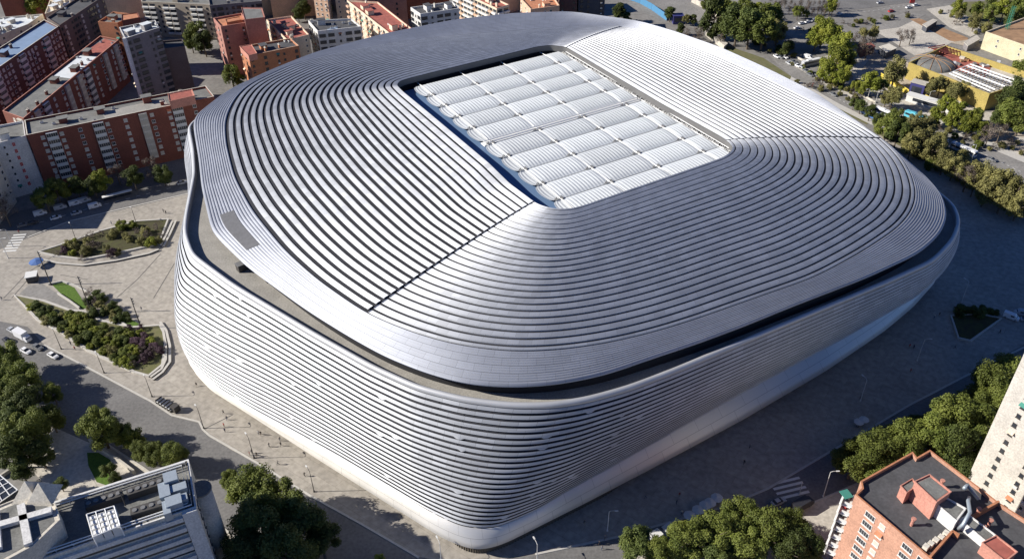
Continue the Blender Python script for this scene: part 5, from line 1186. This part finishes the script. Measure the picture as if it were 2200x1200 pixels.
# ------------------------------------------------------------------ people
M['skin'] = new_mat('skin', (.42, .26, .19), .6); M['hair'] = new_mat('dark_hair', (.03, .02, .015), .7)
cloth = [new_mat('clothing_'+n_, c, .85) for n_, c in (('black', (.02,.02,.025)), ('navy', (.03,.04,.09)), ('grey', (.18,.18,.19)), ('white', (.6,.6,.58)), ('red', (.35,.04,.04)))]
trous = [new_mat('trousers_'+n_, c, .85) for n_, c in (('dark', (.02,.02,.03)), ('denim', (.05,.07,.14)), ('beige', (.25,.2,.14)))]
def person_mesh(stride, arm):
    """skinned stick skeleton turned into one continuous body"""
    J = [(0,0,.95,.14),(0,0,1.15,.13),(0,0,1.38,.16),(0,0,1.52,.06),(0,.01,1.58,.075),(0,.02,1.68,.09),(0,.02,1.75,.06)]
    E = [(0,1),(1,2),(2,3),(3,4),(4,5),(5,6)]
    for s in (-1, 1):
        b = len(J); st = stride*s
        J += [(.09*s,0,.86,.10),(.10*s,st*.45,.48,.065),(.10*s,st-.03*(s*stride < 0),.09,.045),(.10*s,st+.12,.04,.04)]; E += [(0,b),(b,b+1),(b+1,b+2),(b+2,b+3)]
        b = len(J); J += [(.19*s,0,1.42,.065),(.25*s,-st*.5*arm,1.13,.047),(.26*s,-st*arm+.06,.88,.034),(.26*s,-st*arm+.09,.79,.036)]; E += [(2,b),(b,b+1),(b+1,b+2),(b+2,b+3)]
        h = len(J)-1
        for q in (-.012, .0, .012): J.append((.26*s+q, -st*arm+.11, .73-abs(q)*2, .009)); E.append((h, len(J)-1))
        J.append((.235*s, -st*arm+.12, .77, .009)); E.append((h, len(J)-1))
    me = bpy.data.meshes.new('person_skeleton'); me.from_pydata([j[:3] for j in J], E, []); o = bpy.data.objects.new('person_skeleton', me); C.objects.link(o)
    md = o.modifiers.new('skin', 'SKIN'); md2 = o.modifiers.new('sub', 'SUBSURF'); md2.levels = 1
    for k, j in enumerate(J): me.skin_vertices[0].data[k].radius = (j[3], j[3]*.8 if k < 3 else j[3])
    me.skin_vertices[0].data[0].use_root = True
    dg = bpy.context.evaluated_depsgraph_get(); m2 = bpy.data.meshes.new_from_object(o.evaluated_get(dg)); bpy.data.objects.remove(o); return m2
bodies = []
for st, ar in ((.28, .8), (.05, .4), (.36, 1)):
    base_ = person_mesh(st, ar)
    for k in range(2 if st != .05 else 3):
        m2 = base_.copy(); m2.name = 'person'; m2.materials.clear()
        for mm in (M['skin'], cloth[(len(bodies)*2) % 5], trous[len(bodies) % 3], M['hair']): m2.materials.append(mm)
        for p in m2.polygons:
            z = p.center.z; x = abs(p.center.x); p.use_smooth = True
            p.material_index = 3 if (z > 1.70 or (z > 1.6 and p.center.y < .0)) else (0 if (z > 1.5 or (x > .2 and z < .86)) else (1 if (z > .93 or x > .19) else 2))
        bodies.append(m2)
prnd = random.Random(11)
ppl = [(481,889,'top of the small group near the stadium skirt'),(488,902,'second of the small group near the stadium skirt'),(482,917,'third of the small group near the stadium skirt'),(484,928,'lowest of the small group near the stadium skirt'),(556,933,'left of a pair under the skirt'),(561,935,'right of a pair under the skirt'),(579,960,'walking alone under the skirt'),(604,958,'next to the skirt below a pair'),(602,947,'half hidden at the skirt edge'),(537,978,'left in the group at the lamp foot'),(542,974,'behind in the group at the lamp foot'),(547,982,'front in the group at the lamp foot'),(552,980,'right in the group at the lamp foot'),(598,998,'walking alone above the tree shadow'),(655,1023,'beside the lamp near the tree shadow'),
       (5,645,'at the extreme left edge of the plaza'),(162,752,'under the lamp below the long planter'),(153,741,'at the edge of the long planter'),(240,482,'left above the leaf shaped planter'),(258,478,'right above the leaf shaped planter'),(352,457,'left of a couple near the stadium wall'),(357,460,'right of a couple near the stadium wall'),(305,667,'crossing the mast shadow near the stadium'),(42,502,'on the crossroads corner'),(60,607,'by the white canopy at left'),(68,606,'second by the white canopy at left'),(423,830,'close to the lower skirt'),
       (1610,963,'upper of a pair in the shaded plaza'),(1598,996,'lower of a pair in the shaded plaza'),(1387,1070,'alone in shade below the skirt'),(1459,1066,'left of the umbrellas in shade'),(1453,1082,'just below the one left of the umbrellas'),(1464,1104,'beside the lowest umbrella'),(1255,1126,'in shade near the stadium corner'),(1300,1158,'upper of three at the bottom'),(1287,1170,'middle of three at the bottom'),(1293,1180,'lowest of three at the bottom'),(1953,747,'left of a couple in the right plaza'),(1962,749,'right of a couple in the right plaza'),(2007,683,'left of a couple by the triangular planter'),(2017,679,'right of a couple by the triangular planter'),(2051,749,'below the tip of the triangular planter'),(2147,716,'right of the triangular planter'),(1847,858,'at the lamp in the lower right plaza'),(1955,800,'alone in the mid right plaza')]
for k, (u, v, l) in enumerate(ppl):
    o = bpy.data.objects.new('person', bodies[k % len(bodies)]); C.objects.link(o); x, y, _ = at(u, v); o.location = (x, y, .1); o.rotation_euler = (0, 0, prnd.uniform(0, 6.28)); o.scale = (1.05,)*3
    tag(o, 'person '+l, 'person', 'people on the plaza')
# people dots far away on the boulevard verge
for k in range(16):
    u, v = prnd.choice(((1745, 185), (1760, 182), (1990, 215), (2100, 300), (1850, 195))); o = bpy.data.objects.new('person', bodies[k % len(bodies)]); C.objects.link(o); x, y, _ = at(u+prnd.uniform(-14, 14), v+prnd.uniform(-4, 4)); o.location = (x, y, .1); o.rotation_euler = (0, 0, prnd.uniform(0, 6)); tag(o, 'tiny person far away on the pavement beside the boulevard', 'person', 'distant people beside the boulevard')

# ------------------------------------------------------------------ stalls, kiosks, umbrellas, odds and ends
M['blue'] = new_mat('blue_canvas', (.06, .13, .33), .8); M['canvas'] = new_mat('white_canvas', (.62, .62, .6), .8); M['navy'] = new_mat('navy_panel', (.04, .04, .16), .6); M['hoard'] = new_mat('yellow_hoarding', (.52, .41, .06), .7); M['site_blue'] = new_mat('blue_site_mesh', (.06, .20, .36), .8)
def parasol(u, v, r, m, label, group, h=2.6):
    x, y, _ = at(u, v); t = thing('parasol', label, 'parasol', (x, y, .1), prnd.uniform(0, 1), group); mb = MB(); V = [(0, 0, h+.7)]+[(r*math.cos(k*math.pi/4), r*math.sin(k*math.pi/4), h) for k in range(8)]
    V += [(p[0]*.98, p[1]*.98, h-.12) for p in V[1:]]
    obj('canopy', V, [(0, 1+k, 1+(k+1) % 8) for k in range(8)]+[(1+k, 9+k, 9+(k+1) % 8, 1+(k+1) % 8) for k in range(8)], M[m], t); mb.tube([(0, 0, 0), (0, 0, h+.6)], .06, 6); mb.build('pole', M['ac'], t); mb = MB(); mb.tube([(0, 0, 0), (0, 0, .2)], .45, 10); mb.build('base', M['node_grey'], t)
parasol(82, 572, 2.7, 'blue', 'blue canvas parasol by the tip of the leaf shaped planter', None, 2.2)
for k, (u, v) in enumerate(((1480,1117),(1498,1105),(1513,1095),(1524,1089),(1538,1079))): parasol(u, v, 1.7, 'ac', 'grey parasol '+('at the lower end', 'second from the lower end', 'in the middle', 'second from the upper end', 'at the upper end')[k]+' of the row in the shaded plaza', 'grey parasols in the shaded plaza', 2.0)
for k, (u, v) in enumerate(((1842,916),(1853,911))): parasol(u, v, 1.5, 'ac', ('left', 'right')[k]+' grey parasol of the pair near the lower right avenue', 'pair of grey parasols near the avenue', 2.0)
def kiosk(u, v, w_, l_, h, m, top, label, ang=.5):
    x, y, _ = at(u, v); t = thing('kiosk', label, 'kiosk', (x, y, .1), ang, None); mb = MB(); mb.box((0, 0, h/2), (w_, l_, h)); mb.build('wall', M[m], t); mb = MB(); mb.box((0, 0, h+.1), (w_+.6, l_+.6, .2)); mb.build('roof', M[top], t); mb = MB(); mb.box((0, -l_/2-.02, h*.55), (w_*.7, .06, h*.45)); mb.build('hatch', M['glass'], t); return t
kiosk(72, 602, 3.5, 3.5, 2.6, 'frame_dark', 'canvas', 'small stall under a white canopy by the tall mast', .3)
kiosk(1408, 1158, 2.4, 1.8, 2.2, 'ac', 'canvas', 'lower white kiosk at the edge of the shaded plaza', .6)
kiosk(1435, 1144, 2.4, 1.8, 2.2, 'ac', 'canvas', 'upper white kiosk at the edge of the shaded plaza', .6)
kiosk(1968, 205, 7, 5, 7, 'navy', 'pale_concrete', 'tall blue site cabin before the yellow building', -.7)
kiosk(1455, 50, 6, 5, 5, 'navy', 'navy', 'dark blue sign cabin beyond the stadium rim', 0)
kiosk(1995, 228, 22, 4, 3.5, 'ac', 'canvas', 'long pale site container behind the buses', -.75)
def shelter(u0, v0, u1, v1, label):
    a, b = Vector(at(u0, v0, 2.6)), Vector(at(u1, v1, 2.6)); m_ = (a+b)/2; L_ = (b-a).length; t = thing('bus_shelter', label, 'bus shelter', (m_.x, m_.y, .1), math.atan2(b.y-a.y, b.x-a.x), None)
    mb = MB(); mb.box((0, 0, 2.6), (L_, 1.8, .15)); mb.build('roof', M['canvas'], t); mb = MB(); mb.box((0, .8, 1.3), (L_-.6, .06, 2.0)); mb.build('glass_wall', M['glass'], t)
    for k in range(5): mb = MB(); mb.tube([(-L_/2+.4+(L_-.8)*k/4, .8, 0), (-L_/2+.4+(L_-.8)*k/4, .8, 2.6)], .07, 6); mb.build('post', M['frame_dark'], t)
shelter(219, 424, 283, 408, 'long white roofed bus shelter in the shade of the red block')
def fence(px, h, m, label, group=None, n=24):
    P = [Vector(p) for p in ats(px)]; t = thing('fence', label, 'fence', P[0], 0, group); o0 = P[0]
    for i in range(len(P)-1):
        a, b = P[i]-o0, P[i+1]-o0; m_ = (a+b)/2; mb = MB(); mb.box((m_.x, m_.y, h/2+.05), ((b-a).length, .12, h), math.atan2(b.y-a.y, b.x-a.x)); mb.build('fence_panel', M[m], t)
    tot = 0
    for i in range(len(P)-1):
        a, b = P[i]-o0, P[i+1]-o0; nn_ = max(1, int((b-a).length/4))
        for k in range(nn_+1):
            q = a+(b-a)*k/nn_; mb = MB(); mb.tube([(q.x, q.y, 0), (q.x, q.y, h+.25)], .1, 5); mb.build('post', M['node_grey'], t)
fence([(1890,168),(1920,185),(1950,205)], 3, 'hoard', 'bright yellow hoarding left of the blue site cabin')
fence([(1985,215),(2010,228),(2035,240)], 3, 'hoard', 'yellow hoarding right of the blue site cabin')
fence([(1352,0),(1375,8),(1400,22),(1432,45)], 4, 'site_blue', 'blue mesh site fence beyond the stadium rim')
fence([(1485,5),(1520,22),(1545,42)], 3, 'pale_concrete', 'pale hoarding wall left of the conifers')
def wall_thing(px, h, w_, m, label, name='wall'):
    P = [Vector(p) for p in ats(px)]; o0 = P[0]; Q = [(p.x-o0.x, p.y-o0.y) for p in P]; mb = MB()
    for i in range(len(Q)-1):
        a, b = Vector(Q[i]), Vector(Q[i+1]); m_ = (a+b)/2; mb.box((m_.x, m_.y, h/2-.02*i), ((b-a).length, w_, h), math.atan2(b.y-a.y, b.x-a.x))
    o = mb.build(name, M[m]); o.location = (o0.x, o0.y, .05); tag(o, label, 'wall')
wall_thing([(195,950),(230,975),(262,997),(290,1018)], 1.6, .7, 'pale_concrete', 'low grey garden wall behind the hotel kerb trees')
wall_thing([(0,1028),(30,1008),(55,988)], 1.2, .6, 'pale_concrete', 'low wall by the dark garden at the left edge')
wall_thing([(125,632),(150,648),(172,664)], .9, .5, 'kerb', 'pale ramp wall beside the sloping lawn')
wall_thing([(245,684),(262,695),(281,707)], .9, .5, 'kerb', 'bright white wall end by the small lawn')
wall_thing([(105,612),(135,606),(165,616),(225,647)], .7, .5, 'kerb', 'curved edge wall above the sloping lawn')
# stacked handcarts / barriers near the kerb
x, y, _ = at(358, 872); t = thing('cart_rack', 'grey rack of folded barriers beside the kerb near the stadium', 'rack', (x, y, .1), -.6)
mb = MB(); mb.box((0, 0, 1.0), (7.5, 2.2, .2)); mb.build('shelf', M['ac'], t)
for k in range(6): mb = MB(); mb.box((-3.4+k*1.35, 0, .8), (.12, 2.4, 1.6)); mb.build('frame', M['frame_dark'], t)
mb = MB(); mb.box((4.2, .3, 1.2), (2.0, 2.0, 2.2)); mb.build('crate', M['frame_dark'], t)
# roof clutter on the terrace
for k, (u, v, s_) in enumerate(((523,578,1.6),(892,788,.9),(578,604,.8))):
    p = at(u, v, ZT); t = thing('terrace_cabinet', ('dark plant cabinet on the left terrace', 'small cabinet on the lower terrace', 'tiny cabinet on the left terrace')[k], 'cabinet', (p[0], p[1], ZT), .7); mb = MB(); mb.box((0, 0, .7*s_), (2.2*s_, 1.3*s_, 1.4*s_)); mb.build('cabinet_body', M['frame_dark'], t); mb = MB(); mb.box((0, 0, 1.45*s_), (2.4*s_, 1.5*s_, .12)); mb.build('cabinet_top', M['node_grey'], t)
# tower cranes' small cousins: red sign and orange digger
x, y, _ = at(1958, 12); t = thing('sign', 'red sign pylon by the far top road', 'sign', (x, y, 0)); mb = MB(); mb.box((0, 0, 4), (3, .6, 5)); mb.build('panel', M['p_red'], t); mb = MB(); mb.tube([(0, 0, 0), (0, 0, 2)], .3, 8); mb.build('post', M['ac'], t)
x, y, _ = at(2165, 272); t = thing('excavator', 'orange excavator near the right edge', 'excavator', (x, y, .1), .5); mo = new_mat('orange_machine', (.6, .28, .02), .5)
mb = MB(); mb.box((0, 0, 1.9), (3.4, 2.4, 1.6)); mb.build('body', mo, t); mb = MB(); mb.box((0, -1.1, .5), (4.2, .6, .9)); mb.box((0, 1.1, .5), (4.2, .6, .9)); mb.build('tracks', M['tyre'], t); mb = MB(); mb.tube([(1.5, 0, 2), (4.5, 0, 5), (7, 0, 2.5), (7, 0, 1)], .3, 6); mb.build('arm', mo, t); mb = MB(); mb.box((.9, -.6, 3.1), (1.3, 1.1, 1.2)); mb.build('cab', M['glass'], t)

# ------------------------------------------------------------------ city beyond the frame's far edge and on the left, so that the place goes on
crnd = random.Random(21)
names = ['red_brick', 'cream', 'salmon', 'tan', 'peach', 'grey_wall']
for k, (u, v) in enumerate([(60,-30),(240,-40),(400,-40),(520,-45),(630,-48),(760,-60),(900,-50),(1060,-55),(1180,-50)]):
    z = 22; p = Vector(at(u, v, z)[:2]); a = crnd.uniform(.2, .5); ex_, ey_ = Vector((math.cos(a), math.sin(a))), Vector((-math.sin(a), math.cos(a)))
    building('apartment_building', names[k % 6].replace('_', ' ')+' block just beyond the top edge, number '+('one', 'two', 'three', 'four', 'five', 'six', 'seven', 'eight', 'nine')[k]+' from the left', None, z, names[k % 6], ['roof_red', 'roof_grey', 'roof_terracotta'][k % 3], '.', extras=(1, 2, 0), seed=60+k, world=[tuple(p-ex_*16-ey_*8), tuple(p+ex_*16-ey_*8), tuple(p+ex_*16+ey_*8), tuple(p-ex_*16+ey_*8)])

# extra clutter on the building site and the boulevard verge
sr = random.Random(8)
for k in range(16):
    u, v = sr.choice(((2060, 130), (2100, 145), (2085, 120), (2150, 160), (2140, 135))); u += sr.uniform(-25, 25); v += sr.uniform(-10, 10)
    p = at(u, v, YZ-2); t = thing('material_stack', 'small stack of building material inside the yellow walled site', 'material stack', (p[0], p[1], YZ-3.2), sr.uniform(0, 3), 'stacks of material on the building site')
    mb = MB(); mb.box((0, 0, .6), (sr.uniform(1.5, 4), sr.uniform(1, 2), 1.2)); mb.build('stack', M[sr.choice(('pale', 'earth', 'roof_terracotta', 'node_grey', 'ac'))], t)
    mb = MB(); mb.box((0, 0, .06), (3, 1.8, .12)); mb.build('pallet', M['earth'], t)
x, y, _ = at(2152, 96); t = thing('site_crane', 'green mast crane standing against the cream wall', 'crane', (x, y, 0), .4); mg = new_mat('green_crane_paint', (.03, .2, .13), .6)
mb = MB()
for sx in (-.7, .7):
    for sy in (-.7, .7): mb.tube([(sx, sy, 0), (sx, sy, 22)], .12, 4)
for k in range(14): mb.tube([(-.7, -.7, k*1.57), (.7, -.7, (k+1)*1.57)], .08, 4); mb.tube([(.7, .7, k*1.57), (-.7, .7, (k+1)*1.57)], .08, 4); mb.tube([(-.7, .7, k*1.57), (-.7, -.7, (k+1)*1.57)], .08, 4)
mb.build('mast', mg, t)
for px_, l in (((1700,120,1730,134),'upper'),((1770,150,1800,168),'middle'),((1850,205,1880,222),'lower')):
    wall_thing([(px_[0], px_[1]), (px_[2], px_[3])], 1.0, .5, 'pale_concrete', l+' low concrete barrier on the boulevard verge')
for k in range(12):
    u = 1668+k*9; v = 118+k*5.2+sr.uniform(-6, 6)
    vehicle('car', sr.choice(('p_white', 'p_silver', 'p_black', 'p_grey')), u, v, u+22, v+12, 'small car in the boulevard traffic just beyond the stadium rim', 'cars in the boulevard traffic')

for nm, poly, kinds, rr, n_, sd in (('bush on the first boulevard median', [(1700,128),(1860,212),(1950,250),(1945,258),(1850,221),(1692,134)], 'ogb', 5, 24, 31), ('bush in the planted strip behind the dark conifers', [(1610,78),(1690,92),(1740,118),(1700,128),(1640,112)], 'bod', 6, 20, 32),
                               ('bush along the far edge of the top road', [(1720,60),(1870,38),(1960,28),(1955,36),(1880,50),(1740,72)], 'ogb', 5, 22, 33), ('bush on the museum slope', [(2000,24),(2050,20),(2120,58),(2090,74)], 'bo', 5, 12, 34),
                               ('bush beneath the big boulevard clump', [(1745,150),(1830,150),(1860,185),(1830,200),(1780,180)], 'bog', 6, 14, 35)):
    shrubs(n_, poly, kinds, rr, nm, nm.replace('bush', 'bushes'), sd)
for k, (u, v) in enumerate(((1512,58),(1530,72),(1548,84),(1475,40),(1462,62))):
    tree(u, v, 10, 'bdbod'[k], 'small scrubby tree just beyond the stadium rim near the concrete slab', 'scrubby trees beyond the rim near the slab')
